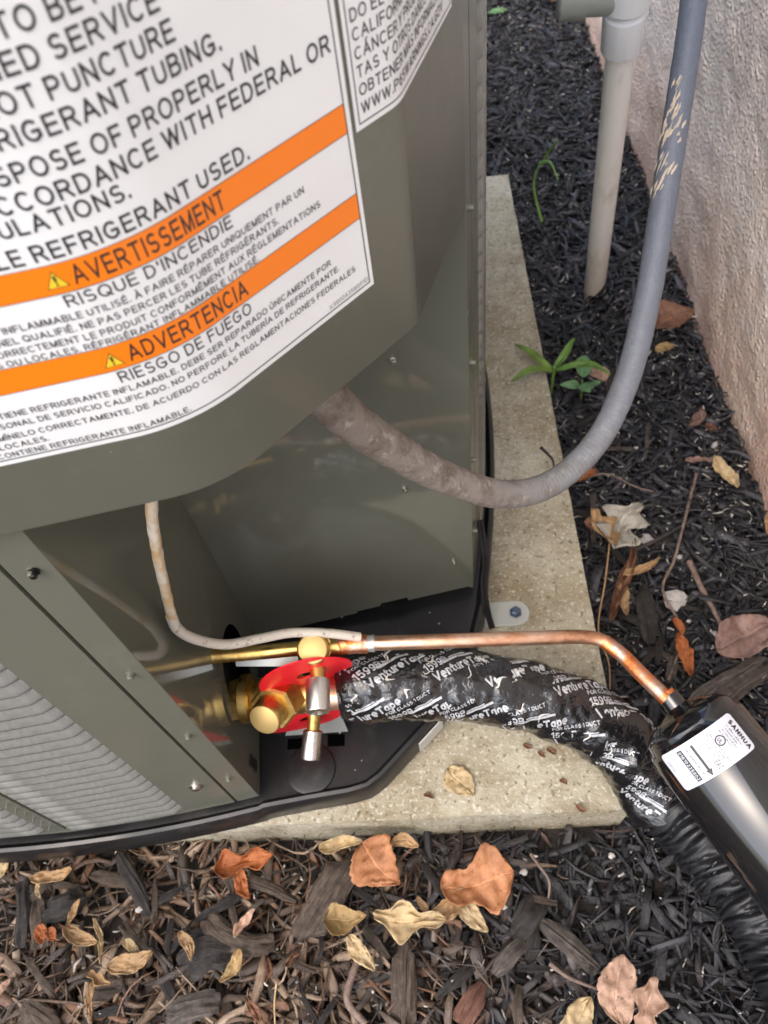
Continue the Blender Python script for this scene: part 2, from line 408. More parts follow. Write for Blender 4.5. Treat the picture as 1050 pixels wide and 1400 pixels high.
# ------------------------------------------------------------------ stroke lettering
def _arc(cx, cy, rx, ry, a0, a1, n=None):
    n = n or max(4, int(abs(a1 - a0) / 16)); return [(cx + rx * math.cos(RAD(a0 + (a1 - a0) * i / n)), cy + ry * math.sin(RAD(a0 + (a1 - a0) * i / n))) for i in range(n + 1)]
G = {
 'A': (.74, [[(0, 0), (.37, 1), (.74, 0)], [(.12, .32), (.62, .32)]]),
 'B': (.60, [[(0, .53), (.36, .53)], [(.34, 1), (0, 1), (0, 0), (.36, 0)], _arc(.34, .765, .22, .235, 90, -90), _arc(.36, .265, .24, .265, 90, -90)]),
 'C': (.70, [_arc(.37, .5, .37, .5, 42, 318)]),
 'D': (.66, [[(.28, 1), (0, 1), (0, 0), (.28, 0)], _arc(.28, .5, .38, .5, 90, -90)]),
 'E': (.56, [[(.56, 0), (0, 0), (0, 1), (.55, 1)], [(0, .52), (.51, .52)]]),
 'F': (.53, [[(0, 0), (0, 1), (.53, 1)], [(0, .5), (.46, .5)]]),
 'G': (.74, [_arc(.37, .5, .37, .5, 42, 330), [(.70, .16), (.70, .46), (.40, .46)]]),
 'H': (.62, [[(0, 0), (0, 1)], [(.62, 0), (.62, 1)], [(0, .52), (.62, .52)]]),
 'I': (.0, [[(0, 0), (0, 1)]]),
 'J': (.42, [[(.42, 1), (.42, .28)], _arc(.21, .28, .21, .28, 0, -170)]),
 'K': (.62, [[(0, 0), (0, 1)], [(.6, 1), (0, .36)], [(.2, .56), (.63, 0)]]),
 'L': (.50, [[(0, 1), (0, 0), (.5, 0)]]),
 'M': (.74, [[(0, 0), (0, 1)], [(0, 1), (.37, 0), (.74, 1)], [(.74, 1), (.74, 0)]]),
 'N': (.63, [[(0, 0), (0, 1)], [(0, 1), (.63, 0)], [(.63, 0), (.63, 1)]]),
 'O': (.78, [_arc(.39, .5, .39, .5, 0, 360, 26)]),
 'P': (.60, [[(0, 0), (0, 1), (.33, 1)], [(0, .46), (.33, .46)], _arc(.33, .73, .25, .27, 90, -90)]),
 'Q': (.78, [_arc(.39, .5, .39, .5, 0, 360, 26), [(.48, .25), (.76, -.04)]]),
 'R': (.64, [[(0, 0), (0, 1), (.36, 1)], [(0, .48), (.36, .48)], _arc(.36, .74, .24, .26, 90, -90), [(.36, .48), (.64, 0)]]),
 'S': (.60, [_arc(.30, .74, .27, .26, 30, 270) + _arc(.30, .26, .30, .26, 90, -150)[1:]]),
 'T': (.62, [[(0, 1), (.62, 1)], [(.31, 0), (.31, 1)]]),
 'U': (.62, [[(0, 1), (0, .32)] + _arc(.31, .32, .31, .32, 180, 360)[1:] + [(.62, 1)]]),
 'V': (.70, [[(0, 1), (.35, 0), (.70, 1)]]),
 'W': (1.0, [[(0, 1), (.25, 0), (.5, 1), (.75, 0), (1, 1)]]),
 'X': (.64, [[(0, 0), (.64, 1)], [(0, 1), (.64, 0)]]),
 'Y': (.66, [[(0, 1), (.33, .45), (.66, 1)], [(.33, .45), (.33, 0)]]),
 'Z': (.60, [[(0, 1), (.6, 1), (0, 0), (.6, 0)]]),
 '0': (.52, [_arc(.26, .5, .26, .5, 0, 360, 20)]), '1': (.26, [[(0, .78), (.26, 1), (.26, 0)]]),
 '2': (.52, [_arc(.26, .73, .25, .27, 160, -35) + [(0, 0), (.52, 0)]]),
 '3': (.52, [_arc(.26, .75, .24, .25, 150, -90), _arc(.26, .26, .26, .26, 90, -150)]),
 '4': (.54, [[(.4, 0), (.4, 1), (0, .3), (.54, .3)]]),
 '5': (.52, [[(.47, 1), (.08, 1), (.04, .52)] + _arc(.26, .31, .26, .31, 140, -150)]),
 '6': (.52, [_arc(.26, .31, .26, .31, 0, 360, 18), [(.0, .33), (.05, .7), (.2, .95), (.46, .93)]]),
 '8': (.52, [_arc(.26, .75, .22, .25, 0, 360, 16), _arc(.26, .26, .26, .26, 0, 360, 16)]),
 '9': (.52, [_arc(.26, .69, .26, .31, 0, 360, 18), [(.52, .67), (.47, .3), (.32, .05), (.06, .07)]]),
 '.': (.0, [[(0, -.005), (0, .07)]]), ',': (.04, [[(.05, .07), (0, -.12)]]), "'": (.0, [[(0, .75), (0, 1)]]), '-': (.3, [[(0, .42), (.3, .42)]]),
 'e': (.50, [[(.0, .36), (.5, .36)] + _arc(.25, .36, .25, .36, 0, 305)]), 'n': (.44, [[(0, 0), (0, .7)], _arc(.22, .45, .22, .25, 180, 0) + [(.44, 0)]]),
 't': (.30, [[(.12, .95), (.12, .1), (.3, .02)], [(0, .7), (.3, .7)]]), 'u': (.44, [[(0, .7), (0, .25)] + _arc(.22, .25, .22, .25, 180, 360)[1:] + [(.44, .7)], [(.44, 0), (.44, .7)]]),
 'r': (.28, [[(0, 0), (0, .7)], [(0, .45), (.1, .64), (.28, .7)]]), 'a': (.46, [_arc(.22, .33, .22, .33, 0, 360, 16), [(.46, .68), (.46, 0)]]),
 'p': (.46, [[(0, -.25), (0, .7)], _arc(.23, .35, .23, .34, 0, 360, 16)]), 'l': (.0, [[(0, 0), (0, 1)]]),
}
ACC = {'É': ('E', 1), 'À': ('A', -1), 'Ú': ('U', 1), 'Í': ('I', 1), 'Á': ('A', 1), 'Ó': ('O', 1)}
def text_strokes(txt, sw=.13, gap=.20):
    """list of polylines in em units (cap height 1) and the total width"""
    x = 0.; out = []
    for ch in txt:
        if ch == ' ': x += .36; continue
        acc = 0
        if ch in ACC: ch, acc = ACC[ch]
        if ch == 'Ñ': ch = 'N'; acc = 2
        w, st = G[ch]; hw = sw / 2
        for pl in st: out.append([(x + hw + a * 1.0, hw + b * (1 - sw)) for a, b in pl])
        if acc in (1, -1): out.append([(x + hw + w / 2 - .07 * acc, 1.08), (x + hw + w / 2 + .10 * acc, 1.24)])
        if acc == 2: out.append([(x + hw + w / 2 - .18, 1.15), (x + hw + w / 2 + .18, 1.2)])
        x += w + sw + gap
    return out, x - gap
def ribbons(polys, sw, sub=None):
    """flat quads (2-D) for stroked polylines; sharp corners are split and squared"""
    quads = []
    for pl in polys:
        pl = [p for k, p in enumerate(pl) if k == 0 or abs(p[0] - pl[k - 1][0]) + abs(p[1] - pl[k - 1][1]) > 1e-7]
        runs = [[pl[0]]]
        for i in range(1, len(pl)):
            runs[-1].append(pl[i])
            if i < len(pl) - 1:
                a = math.atan2(pl[i][1] - pl[i - 1][1], pl[i][0] - pl[i - 1][0]); b = math.atan2(pl[i + 1][1] - pl[i][1], pl[i + 1][0] - pl[i][0])
                d = abs((b - a + math.pi) % (2 * math.pi) - math.pi)
                if d > RAD(40): runs.append([pl[i]])
        for r in runs:
            p = np.array(r, float)
            e0 = unit(p[0] - p[1]) * sw * .48; e1 = unit(p[-1] - p[-2]) * sw * .48
            closed = np.linalg.norm(p[0] - p[-1]) < 1e-6
            if not closed and len(p) == 2: p[0] = p[0] + e0; p[-1] = p[-1] + e1
            t = np.gradient(p, axis=0)
            if closed: t[0] = t[-1] = p[1] - p[-2]
            t /= np.linalg.norm(t, axis=1)[:, None]; nn = np.stack([-t[:, 1], t[:, 0]], 1) * sw / 2
            L, R = p + nn, p - nn
            for i in range(len(p) - 1): quads.append((R[i], R[i + 1], L[i + 1], L[i]))
    return quads
def letter(mb, txt, fn, x0, y0, h, x1=None, sw=.13, lift=0.0, gap=.2, slant=0., xs=None):
    """put txt on a surface given by fn(x, y, lift) -> point; width fitted to x1 if given"""
    st, w = text_strokes(txt, sw, gap); k = (x1 - x0) / w if x1 is not None else h * (xs or 1.)
    qs = ribbons(st, sw)
    for j, q in enumerate(qs):
        dz = lift + (j % 7) * 4e-6
        mb.add([fn(x0 + p[0] * k + slant * p[1] * h, y0 + p[1] * h, dz) for p in q], [(0, 1, 2, 3)])
    return k

# ================================================================== THE SETTING
GZ = -0.042                                          # top of the mulch bed
def ground_h(x, y):
    return GZ - .012 + .008 * noise.noise(Vector((x * 4, y * 4, 0))) + .018 * max(0, min(1, (x - .22) / .08)) * (1 if y > 0 else .4)
mb = MB()
xs = np.concatenate([np.linspace(-60, -1.4, 6), np.linspace(-1.2, .6, 61), np.linspace(.9, 60, 6)])
ys = np.concatenate([np.linspace(-60, -1.2, 6), np.linspace(-1.0, 2.4, 91), np.linspace(3, 60, 6)])
nx = len(xs)
mb.add([(x, y, ground_h(x, y)) for y in ys for x in xs], [(j * nx + i, j * nx + i + 1, (j + 1) * nx + i + 1, (j + 1) * nx + i) for j in range(len(ys) - 1) for i in range(nx - 1)])
g = mb.build('ground', SOIL); g['kind'] = 'structure'

# concrete slab
def build_slab():
    bm = bmesh.new(); bmesh.ops.create_cube(bm, size=1)
    for v in bm.verts:
        v.co = Vector((-.70 + (v.co.x + .5) * .82, .140 + (v.co.y + .5) * .816, -.055 + (v.co.z + .5) * .055))
    bmesh.ops.subdivide_edges(bm, edges=bm.edges[:], cuts=40, use_grid_fill=True)
    for v in bm.verts:
        c = v.co; e = sum([abs(c.x - .12) < .001 or abs(c.x + .7) < .001, abs(c.y - .14) < .001 or abs(c.y - .956) < .001, abs(c.z) < .0005])
        k = .0022 if e >= 2 else .0008
        d = Vector((noise.noise(c * 35), noise.noise(c * 35 + Vector((9, 0, 0))), noise.noise(c * 35 + Vector((0, 7, 0)))))
        if e >= 2 and c.z > -.001:
            d = d - Vector((1.0 if c.x > .11 else 0, -1.0 if c.y < .145 else 0, .8)) * .9
        v.co = c + d * k
    me = bpy.data.meshes.new('concrete_slab'); bm.to_mesh(me); bm.free(); me.materials.append(CONC); me.shade_smooth(); me.set_sharp_from_angle(angle=RAD(50))
    o = bpy.data.objects.new('concrete_slab', me); COL.objects.link(o)
    tag(o, 'square stained concrete slab under the grey cooling unit', 'slab')
build_slab()

# house wall: a solid stucco wall with lumps
def build_wall():
    ys_ = np.arange(-.8, 2.6, .008); zs_ = np.arange(-.10, 1.3, .008); v = []; f = []
    for z in zs_:
        for y in ys_:
            c = Vector((0, y, z))
            d = .004 * noise.noise(c * 9) + .0022 * noise.noise(c * 38) + .0016 * noise.noise(c * 85)
            foot = max(0, 1 - (z + .06) / .10)
            d += .006 * foot * noise.noise(c * 16 + Vector((5, 0, 0)))
            v.append((.300 - d, y, z))
    m = len(ys_)
    for j in range(len(zs_) - 1):
        for i in range(m - 1): f.append((j * m + i, (j + 1) * m + i, (j + 1) * m + i + 1, j * m + i + 1))
    k = MB().add(v, f)
    y0, y1, z0, z1 = ys_[0], ys_[-1], zs_[0], zs_[-1]
    k.box((.31, y0, z0 - .1), (.50, y1, 2.6)); k.box((.298, y0, z1 - .003), (.311, y1, 2.6))
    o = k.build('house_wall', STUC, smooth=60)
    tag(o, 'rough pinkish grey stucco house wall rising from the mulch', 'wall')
build_wall()

# ================================================================== COOLING UNIT
UX, UY, UH = -.37, .546, .86                        # plan centre and height
R2 = 2.2
def front_y(x, off=0.): return .131 - off + (x - UX) ** 2 / R2
def side_x(y, off=0.): return .045 + off - (y - UY) ** 2 / R2
def front_pts(x0, x1, off=0., n=24): return [V(x, front_y(x, off)) for x in np.linspace(x0, x1, n)]
def side_pts(y0, y1, off=0., n=24): return [V(side_x(y, off), y) for y in np.linspace(y0, y1, n)]
ac = thing('cooling_unit', 'grey green outdoor cooling unit with louvered sides and large warning label', 'cooling unit')

# base pan: rim, floor
corner = [V(-.146, .1438), V(-.112, .1485), V(-.083, .1520), V(-.069, .1555), V(-.058, .1630), V(-.034, .187), V(-.012, .2090), V(.005, .2310), V(.018, .2620), V(.0295, .300)]
def pan_outline(o=0.):
    fr = [V(x, front_y(x, .011 + o)) for x in np.linspace(-.60, -.15, 22)]
    co = []
    for i, p in enumerate(corner):
        a = corner[max(0, i - 1)]; b = corner[min(len(corner) - 1, i + 1)]; t = unit(b - a); co.append(p + V(t[1], -t[0]) * o)
    sd_ = [V(side_x(y, .011 + o), y) for y in np.linspace(.31, .78, 22)]
    far = [V(-.02 + o, .88), V(-.06, .925 + o), V(-.13, .947 + o), V(-.37, .972 + o), V(-.60, .947 + o), V(-.70, .90 + o), V(-.755 - o, .82), V(-.795 - o, .546), V(-.755 - o, .25), V(-.69, .17 - o)]
    return fr + co + sd_ + far
def rings(mb, outs, zs):
    m = len(outs[0]); v = []; f = []
    for o_, z in zip(outs, zs): v += [(p[0], p[1], z) for p in o_]
    for j in range(len(zs) - 1):
        for i in range(m): k = (i + 1) % m; f.append((j * m + i, j * m + k, (j + 1) * m + k, (j + 1) * m + i))
    f.append(tuple((len(zs) - 1) * m + i for i in range(m)))
    return mb.add(v, f)
mb = MB()
rings(mb, [pan_outline(-.002), pan_outline(0), pan_outline(0), pan_outline(-.0015), pan_outline(-.004), pan_outline(-.0055), pan_outline(-.008)],
      [.0005, .003, .026, .0295, .0305, .0285, .024])
pan = mb.build('base_pan', PAN, ac, 40)
# dust and drip spots on the pan floor
mb = MB()
for k in range(46):
    px, py = random.uniform(380, 650), random.uniform(800, 1090); p = at(px, py, .0242)
    if p[1] < .163 + (p[0] + .058) * 1.02 + .012 and p[0] > -.07: continue
    if p[1] < .165 or p[0] > .02 - (.31 - p[1]) * .4: continue
    r = random.uniform(.0004, .0013)
    mb.lathe(p, V(0, 0, 1), [(0, r), (.0003, r * .8)], 8)
mb.build('dust_speck', M('dust', (.36, .34, .30), .8).m, pan)['kind'] = 'stuff'

ch = unit(V(.046, .046, 0)); cn = V(ch[1], -ch[0], 0); p = V(-.032, .189, .0145) + cn * .0009
mb = MB(); mb.box((0, 0, -.0085), (.026, .0012, .0085), (p, ch, cn, V(0, 0, 1))); mb.build('rim_strip', M('pale_strip', (.50, .49, .45), .5).m, ac, 20)
# recess walls
PA, PB, PC = V(-.149, .1530), V(-.1605, .281), V(.0205, .314)
def plate_hole(mb, origin, u, w, U, W, cu, cw, ru, rw, n=32):
    """rectangle U x W with an oval hole"""
    v = []; f = []
    for i in range(n):
        th = 2 * math.pi * i / n; c, s = math.cos(th), math.sin(th)
        v.append(origin + u * (cu + ru * c) + w * (cw + rw * s))
        k = min((U - cu) / c if c > 1e-9 else 1e9, -cu / c if c < -1e-9 else 1e9, (W - cw) / s if s > 1e-9 else 1e9, -cw / s if s < -1e-9 else 1e9)
        v.append(origin + u * (cu + k * c) + w * (cw + k * s))
    for i in range(n):
        k = (i + 1) % n; f.append((2 * i, 2 * i + 1, 2 * k + 1, 2 * k))
    mb.add(v, f)
    # corners
    for a, b in ((0, 0), (U, 0), (U, W), (0, W)):
        best = sorted(range(n), key=lambda i: np.linalg.norm(v[2 * i + 1] - (origin + u * a + w * b)))[:2]
        mb.add([origin + u * a + w * b, v[2 * best[0] + 1], v[2 * best[1] + 1]], [(0, 1, 2)])
uu = unit(V(*(PB - PA), 0)); LW = np.linalg.norm(PB - PA)
mb = MB(); plate_hole(mb, V(*PA, .030), uu, V(0, 0, 1), LW, .52, .071, .064, .033, .040)
lw = mb.build('recess_side_wall', PAINTGLOSS, ac, 20)
mb = MB()
RW = np.linalg.norm(PC - PB); ur = unit(PC - PB)
edge = [(0, .034), (.06, .034), (.085, .034), (.0855, .037), (.105, .037), (.106, .041), (.128, .041), (.129, .036), (RW, .036)]
v = [(*(PB + ur * a), z) for a, z in edge] + [(*(PB + ur * a), .55) for a, z in edge]; m_ = len(edge)
mb.add(v, [(i, i + 1, m_ + i + 1, m_ + i) for i in range(m_ - 1)])
bw = mb.build('recess_back_wall', PAINTGLOSS, ac, 20)
nb = V(ur[1], -ur[0], 0)
def screw(parent, p, nrm, r=.0032, mat=None, name='screw', hexh=True):
    k = MB(); nrm = unit(nrm)
    k.lathe(np.array(p) - nrm * .0005, nrm, [(0, r * 1.35), (.0010, r * 1.35), (.00105, r * .92), (.0030, r * .9), (.0034, r * .7)], 6 if False else 16)
    return k.build(name, mat or STEEL, parent)
def on_back(px, py):
    r = ROT @ np.array([px - CX, py - CY, F]); t = ((V(*PB, 0) - V(0, 0, CAMZ)) @ nb) / (r @ nb); return V(0, 0, CAMZ) + r * t
for px, py, r in ((537, 492, .0016), (553, 668, .0014), (620, 767, .0010)):
    screw(bw, on_back(px, py), nb, r)
screw(bw, on_back(508, 853), nb + V(0, 0, .3), .003)
# added dark interior shell so that no light leaks through the openings
mb = MB(); ins = [(-.166, .16), (-.18, .295), (.005, .328), (.02, .60), (-.03, .86), (-.37, .93), (-.72, .86), (-.76, .5), (-.70, .18), (-.37, .155)]
mb.strip(ins, [.03, UH - .02], True)
mb.build('interior_shell', M('shell_black', (.02, .02, .02), .7).m, ac)

# slotted service tab near the foot of the side wall
p = V(*PA, 0) + uu * .018 + V(.0006, 0, .052)
mb = MB(); mb.box((-.004, -.0004, -.010), (.004, .0004, .010), (p, uu, V(.99, .12, 0), V(0, 0, 1)))
mb.build('slot', M('slot_dark', (.004, .004, .004), .8).m, lw)

# corner posts and louvered panels
def plan_panel(name, plan, z0, z1, thick, parent, mat=PAINT):
    n = len(plan); nrm = []
    for i in range(n):
        t = unit(plan[min(n - 1, i + 1)] - plan[max(0, i - 1)]); nrm.append(V(t[1], -t[0]))
    outl = list(plan) + [plan[i] - nrm[i] * thick for i in reversed(range(n))]
    k = MB().slab(outl, z0, z1); return k.build(name, mat, parent, 35, 0, .0006)
zt = .74
post_f = plan_panel('corner_post', front_pts(-.1655, -.149, .0, 4), .031, zt, .004, ac)
post_r = plan_panel('corner_post', side_pts(.3145, .334, .0, 4), .031, zt, .004, ac)
for z in (.085, .172, .262, .362):
    for o_, base, nr in ((post_f, V(-.1575, front_y(-.1575), z), V(.18, -1, 0)), (post_r, V(side_x(.323), .323, z + .02), V(1, -.2, 0))):
        screw(o_, base, nr, .0018, PAINT)
for z, px in ((.362, -.1575),):
    screw(post_f, V(px + .001, front_y(px) - .0005, z), V(.18, -1, 0), .0016, M('dark_screw', (.03, .03, .03), .3, .8).m)

def louver_panel(parent, fn, t0, t1, z0, z1, divs, group_end, name='louver_panel'):
    """fn(t, off) -> plan point; t runs along the face; divs are the upright bars"""
    pn = bpy.data.objects.new(name, None)
    k = MB()
    bars = [(t0, divs[0][0])] + [(divs[i][1], divs[i + 1][0]) for i in range(len(divs) - 1)] + [(divs[-1][1], t1)]
    zb0, zb1 = z0 + .008, z1 - .03
    def seg(a, b, za, zb):
        n = 8; top = []
        outl = [fn(t, 0.) for t in np.linspace(a, b, n)] + [fn(t, -.003) for t in np.linspace(b, a, n)]
        k.slab(outl, za, zb)
    for a, b in bars: seg(a, b, zb0, zb1)
    seg(t0, t1, z0, zb0 - .00002); seg(t0, t1, zb1 + .00002, z1)
    pan_o = k.build(name, PAINT, parent, 30)
    pitch = .012; nl = int((zb1 - zb0) / pitch)
    for (a, b) in divs:
        prof = [(-.0022, .0119), (-.0006, .0112), (.0006, .0092), (.0014, .0062), (.0021, .0030), (.0020, .0010), (.0006, .0001), (-.0045, .0019)]
        n = 15; ts = np.linspace(a + .0005, b - .0005, n); v = []; f = []
        for t_i, t in enumerate(ts):
            e = min(1, min(t - ts[0], ts[-1] - t) / .006 + .0); e = .12 + .88 * math.sqrt(max(0, e))
            for o_, z in prof: v.append((*fn(t, (o_ + .002) * e - .002), z))
        mpf = len(prof)
        for i in range(n - 1):
            for j in range(mpf - 1): f.append((i * mpf + j, (i + 1) * mpf + j, (i + 1) * mpf + j + 1, i * mpf + j + 1))
        me = bpy.data.meshes.new('louver'); me.from_pydata(v, [], f); me.materials.append(LOUV); me.shade_smooth()
        for q in range(nl):
            o = bpy.data.objects.new('louver', me); COL.objects.link(o); o.parent = pan_o; o.location = (0, 0, zb0 + q * pitch)
    return pan_o
fl = louver_panel(ac, lambda t, o: V(t, front_y(t, o)), -.590, -.1672, .0308, zt, [(-.586, -.50), (-.485, -.395), (-.38, -.302), (-.289, -.2015)], 0)
rl = louver_panel(ac, lambda t, o: V(side_x(t, o), t), .3365, .76, .0308, zt, [(.37, .45), (.463, .545), (.56, .64), (.655, .74)], 0)
screw(fl, V(-.180, front_y(-.180), .083), V(.17, -1, 0), .0034, STEEL)
for q in range(13):
    z = .05 + q * .012; screw(fl, V(-.2945, front_y(-.2945) - .0002, z + .002), V(.08, -1, 0), .0005, PAINT, 'rivet')
# the far corners and the rear faces, plain
mb = MB(); rear = [V(side_x(.76), .76), V(.0, .85), V(-.06, .912), V(-.14, .937), V(-.37, .960), V(-.60, .937), V(-.70, .89), V(-.745, .81), V(-.783, .546), V(-.745, .26), V(-.69, .19), V(-.62, .155), V(-.590, front_y(-.59))]
mb.strip(rear, [.031, zt]); mb.build('rear_panel', PAINT, ac, 40, .003)
mb = MB(); top_o = front_pts(-.60, -.17, .004, 12) + [V(-.02, .22), V(.01, .26)] + side_pts(.34, .76, .004, 12) + rear[1:-1]
mb.slab(top_o, zt + .001, UH); mb.build('top_cap', PAINT, ac, 40, 0, .012)

# control cover: bent sheet standing in front of the recess
A1, A2, A3 = 10, 46, 72
def dr(a): return V(math.cos(RAD(a)), math.sin(RAD(a)))
def isec(p, a, q, b):
    Mx = np.array([[dr(a)[0], -dr(b)[0]], [dr(a)[1], -dr(b)[1]]]); t = np.linalg.solve(Mx, q - p); return p + dr(a) * t[0]
V1 = isec(V(-.12, .152), A1, V(-.04, .196), A2); V2 = isec(V(-.04, .196), A2, V(.002, .252), A3)
CP = [V1 - dr(A1) * .30, V1 - dr(A1) * .16, V1 - dr(A1) * .06]
for Vx, a, b, R_ in ((V1, A1, A2, .06), (V2, A2, A3, .02)):
    t = R_ * math.tan(RAD(b - a) / 2); c = Vx - dr(a) * t + R_ * dr(a + 90)
    for i in range(15):
        th = a + (b - a) * i / 14; CP.append(c - R_ * dr(th + 90))
CP.append(V2 + dr(A3) * .080)
CP = np.array(CP); CS = np.concatenate([[0], np.cumsum(np.linalg.norm(np.diff(CP, axis=0), axis=1))])
CN = []
for i in range(len(CP)):
    t = unit(CP[min(len(CP) - 1, i + 1)] - CP[max(0, i - 1)]); CN.append(V(t[1], -t[0]))
CN = np.array(CN)
def cov(s, z, lift=0.):
    x = np.interp(s, CS, CP[:, 0]); y = np.interp(s, CS, CP[:, 1]); n = unit(V(np.interp(s, CS, CN[:, 0]), np.interp(s, CS, CN[:, 1])))
    return V(x + n[0] * lift, y + n[1] * lift, z)
CZ0, CZ1 = .3932, .735
ci = [i for i in range(len(CP)) if CS[i] > .12]
mb = MB(); n = len(ci); v = []; f = []
prof = [(-.010, CZ0 + .0012), (-.0016, CZ0 + .0002), (-.0004, CZ0 + .0003), (0, CZ0 + .0013), (0, CZ1), (-.010, CZ1)]
for i in ci:
    for o_, z in prof: v.append((CP[i][0] + CN[i][0] * o_, CP[i][1] + CN[i][1] * o_, z))
mpf = len(prof)
for i in range(n - 1):
    for j in range(mpf - 1): f.append((i * mpf + j, (i + 1) * mpf + j, (i + 1) * mpf + j + 1, i * mpf + j + 1))
mb.add(v, f); cover = mb.build('control_cover', PAINT, ac, 40)
# shelf closing the control box behind the cover
mb = MB(); sh = [CP[i] - CN[i] * .003 for i in ci if CP[i][0] > -.155] + [V(.0185, .3135), V(-.1645, .2805), V(-.1495, .156)]
mb.slab(sh, .4115, .414); mb.build('control_shelf', PAINT, ac, 20)
p = cov(.4605, .515, 0); screw(cover, V(.0155, .287, .512), V(.95, -.3, 0), .0042, STEEL)

# ---- printed labels on the cover
def sheet(mb, s0, s1, z0, z1, lift, nz=1):
    ss = sorted(set([s0, s1] + [float(s) for s in CS if s0 < s < s1])); v = []
    for z in np.linspace(z0, z1, nz + 1):
        for s in ss: v.append(cov(s, z, lift))
    m = len(ss); mb.add(v, [(j * m + i, j * m + i + 1, (j + 1) * m + i + 1, (j + 1) * m + i) for j in range(nz) for i in range(m - 1)])
def frame_lines(mb, s0, s1, z0, z1, w, lift):
    sheet(mb, s0, s1, z0, z0 + w, lift); sheet(mb, s0, s1, z1 - w, z1, lift); sheet(mb, s0, s0 + w, z0 + w, z1 - w, lift); sheet(mb, s1 - w, s1, z0 + w, z1 - w, lift)
S0 = .145
mb = MB(); sheet(mb, S0, .3802, .4268, .640, .0003); wlab = mb.build('warning_label', LABEL, ac, 40)
wlab['label'] = 'white warning label with orange bands'
mb = MB(); frame_lines(mb, S0 + .002, .3785, .4287, .638, .00042, .00042); mb.build('border_line', INK, wlab, 0)
for zb, z1 in ((.4542, .4626), (.4820, .4902)):
    mb = MB(); sheet(mb, S0 + .0024, .3781, zb, z1, .00042); mb.build('orange_band', ORANGE, wlab, 40)
    mb = MB(); sheet(mb, S0 + .0024, .3781, zb - .00022, zb, .00043); sheet(mb, S0 + .0024, .3781, z1, z1 + .00022, .00043); mb.build('band_edge', INK, wlab, 0)
for sc_, zb in ((.2865, .4837), (.2895, .4556)):
    h = .0050; w = .0058
    tri = lambda k, l: [cov(sc_ - w + w / 2 - w / 2 * k, zb + h * .36 - h * .36 * k, l), cov(sc_ - w + w / 2 + w / 2 * k, zb + h * .36 - h * .36 * k, l), cov(sc_ - w + w / 2, zb + h * .36 + h * .64 * k, l)]
    mk = MB(); mk.add(tri(1, .00050), [(0, 1, 2)]); mb = MB(); mb.add(tri(.86, .00056), [(0, 1, 2)]); mb.build('warning_symbol', YELLOW, wlab, 0)
    mm = MB()
    c = sc_ - w / 2
    mm.add([cov(c - .0003, zb + .0017, .00062), cov(c + .0003, zb + .0017, .00062), cov(c + .0004, zb + .0036, .00062), cov(c - .0004, zb + .0036, .00062)], [(0, 1, 2, 3)])
    mm.add([cov(c - .0003, zb + .0007, .00062), cov(c + .0003, zb + .0007, .00062), cov(c + .0003, zb + .0013, .00062), cov(c - .0003, zb + .0013, .00062)], [(0, 1, 2, 3)])
    mk.build('symbol_outline', INK, wlab, 0); mm.build('exclamation_mark', INK, wlab, 0)
def line(mb, pre, txt, s0, s1, z, h, sw=.13, lift=.0005):
    k = letter(mb, txt, lambda a, b, l: cov(a, b, l), s0, z, h, s1, sw, lift)
    if pre:
        _, w = text_strokes(pre, sw); letter(mb, pre, lambda a, b, l: cov(a, b, l), s0 - (w + .2) * k, z, h, s0 - .2 * k, sw, lift)
mb = MB()
H1 = .0047
line(mb, '', 'TO BE REPAIRED', .2965, .3470, .5380, H1, .15)
line(mb, 'TRAI', 'NED SERVICE', .2905, .3310, .5316, H1, .15)
line(mb, 'DO N', 'OT PUNCTURE', .2905, .3325, .5250, H1, .15)
line(mb, 'REF', 'RIGERANT TUBING.', .2868, .3436, .5185, H1, .15)
line(mb, 'DI', 'SPOSE OF PROPERLY IN', .2827, .3530, .5112, H1, .15)
line(mb, 'A', 'CCORDANCE WITH FEDERAL OR', .2797, .3765, .5047, H1, .15)
line(mb, 'LOCAL REG', 'ULATIONS.', .2772, .3087, .4992, H1 * .95, .15)
line(mb, 'FLAMMAB', 'LE REFRIGERANT USED.', .2725, .3434, .4916, H1, .15)
line(mb, '', 'AVERTISSEMENT', .2878, .3322, .4834, .0056, .14)
line(mb, '', "RISQUE D'INCENDIE", .2831, .3326, .4776, .0037, .13)
H2 = .0022
line(mb, 'UN PRODUIT ', "INFLAMMABLE UTILISÉ. À FAIRE RÉPARER UNIQUEMENT PAR UN", .2645, .3585, .4736, H2, .14)
line(mb, 'PERSON', "NEL QUALIFIÉ. NE PAS PERCER LES TUBE RÉFRIGÉRANTS.", .2615, .3474, .4700, H2, .14)
line(mb, 'C', "ORRECTEMENT LE PRODUIT CONFORMÉMENT AUX RÉGLEMENTATIONS", .2593, .3634, .4664, H2, .14)
line(mb, 'FEDERALE', "S OU LOCALES. RÉFRIGÉRANT INFLAMMABLE UTILISÉ.", .2575, .3376, .4632, H2 * .95, .14)
line(mb, '', 'ADVERTENCIA', .2912, .3309, .4556, .0057, .14)
line(mb, '', 'RIESGO DE FUEGO', .2859, .3302, .4493, .0041, .13)
line(mb, 'CON', "TIENE REFRIGERANTE INFLAMABLE. DEBE SER REPARADO ÚNICAMENTE POR", .2488, .3631, .4455, H2, .14)
line(mb, 'PER', "SONAL DE SERVICIO CALIFICADO. NO PERFORE LA TUBERÍA DE REFRIGERANTE.", .2472, .3660, .4416, H2, .14)
line(mb, 'ELI', "MÍNELO CORRECTAMENTE, DE ACUERDO CON LAS REGLAMENTACIONES FEDERALES", .2445, .3727, .4371, H2, .14)
line(mb, 'O', "LOCALES.", .2428, .2577, .4334, H2, .14)
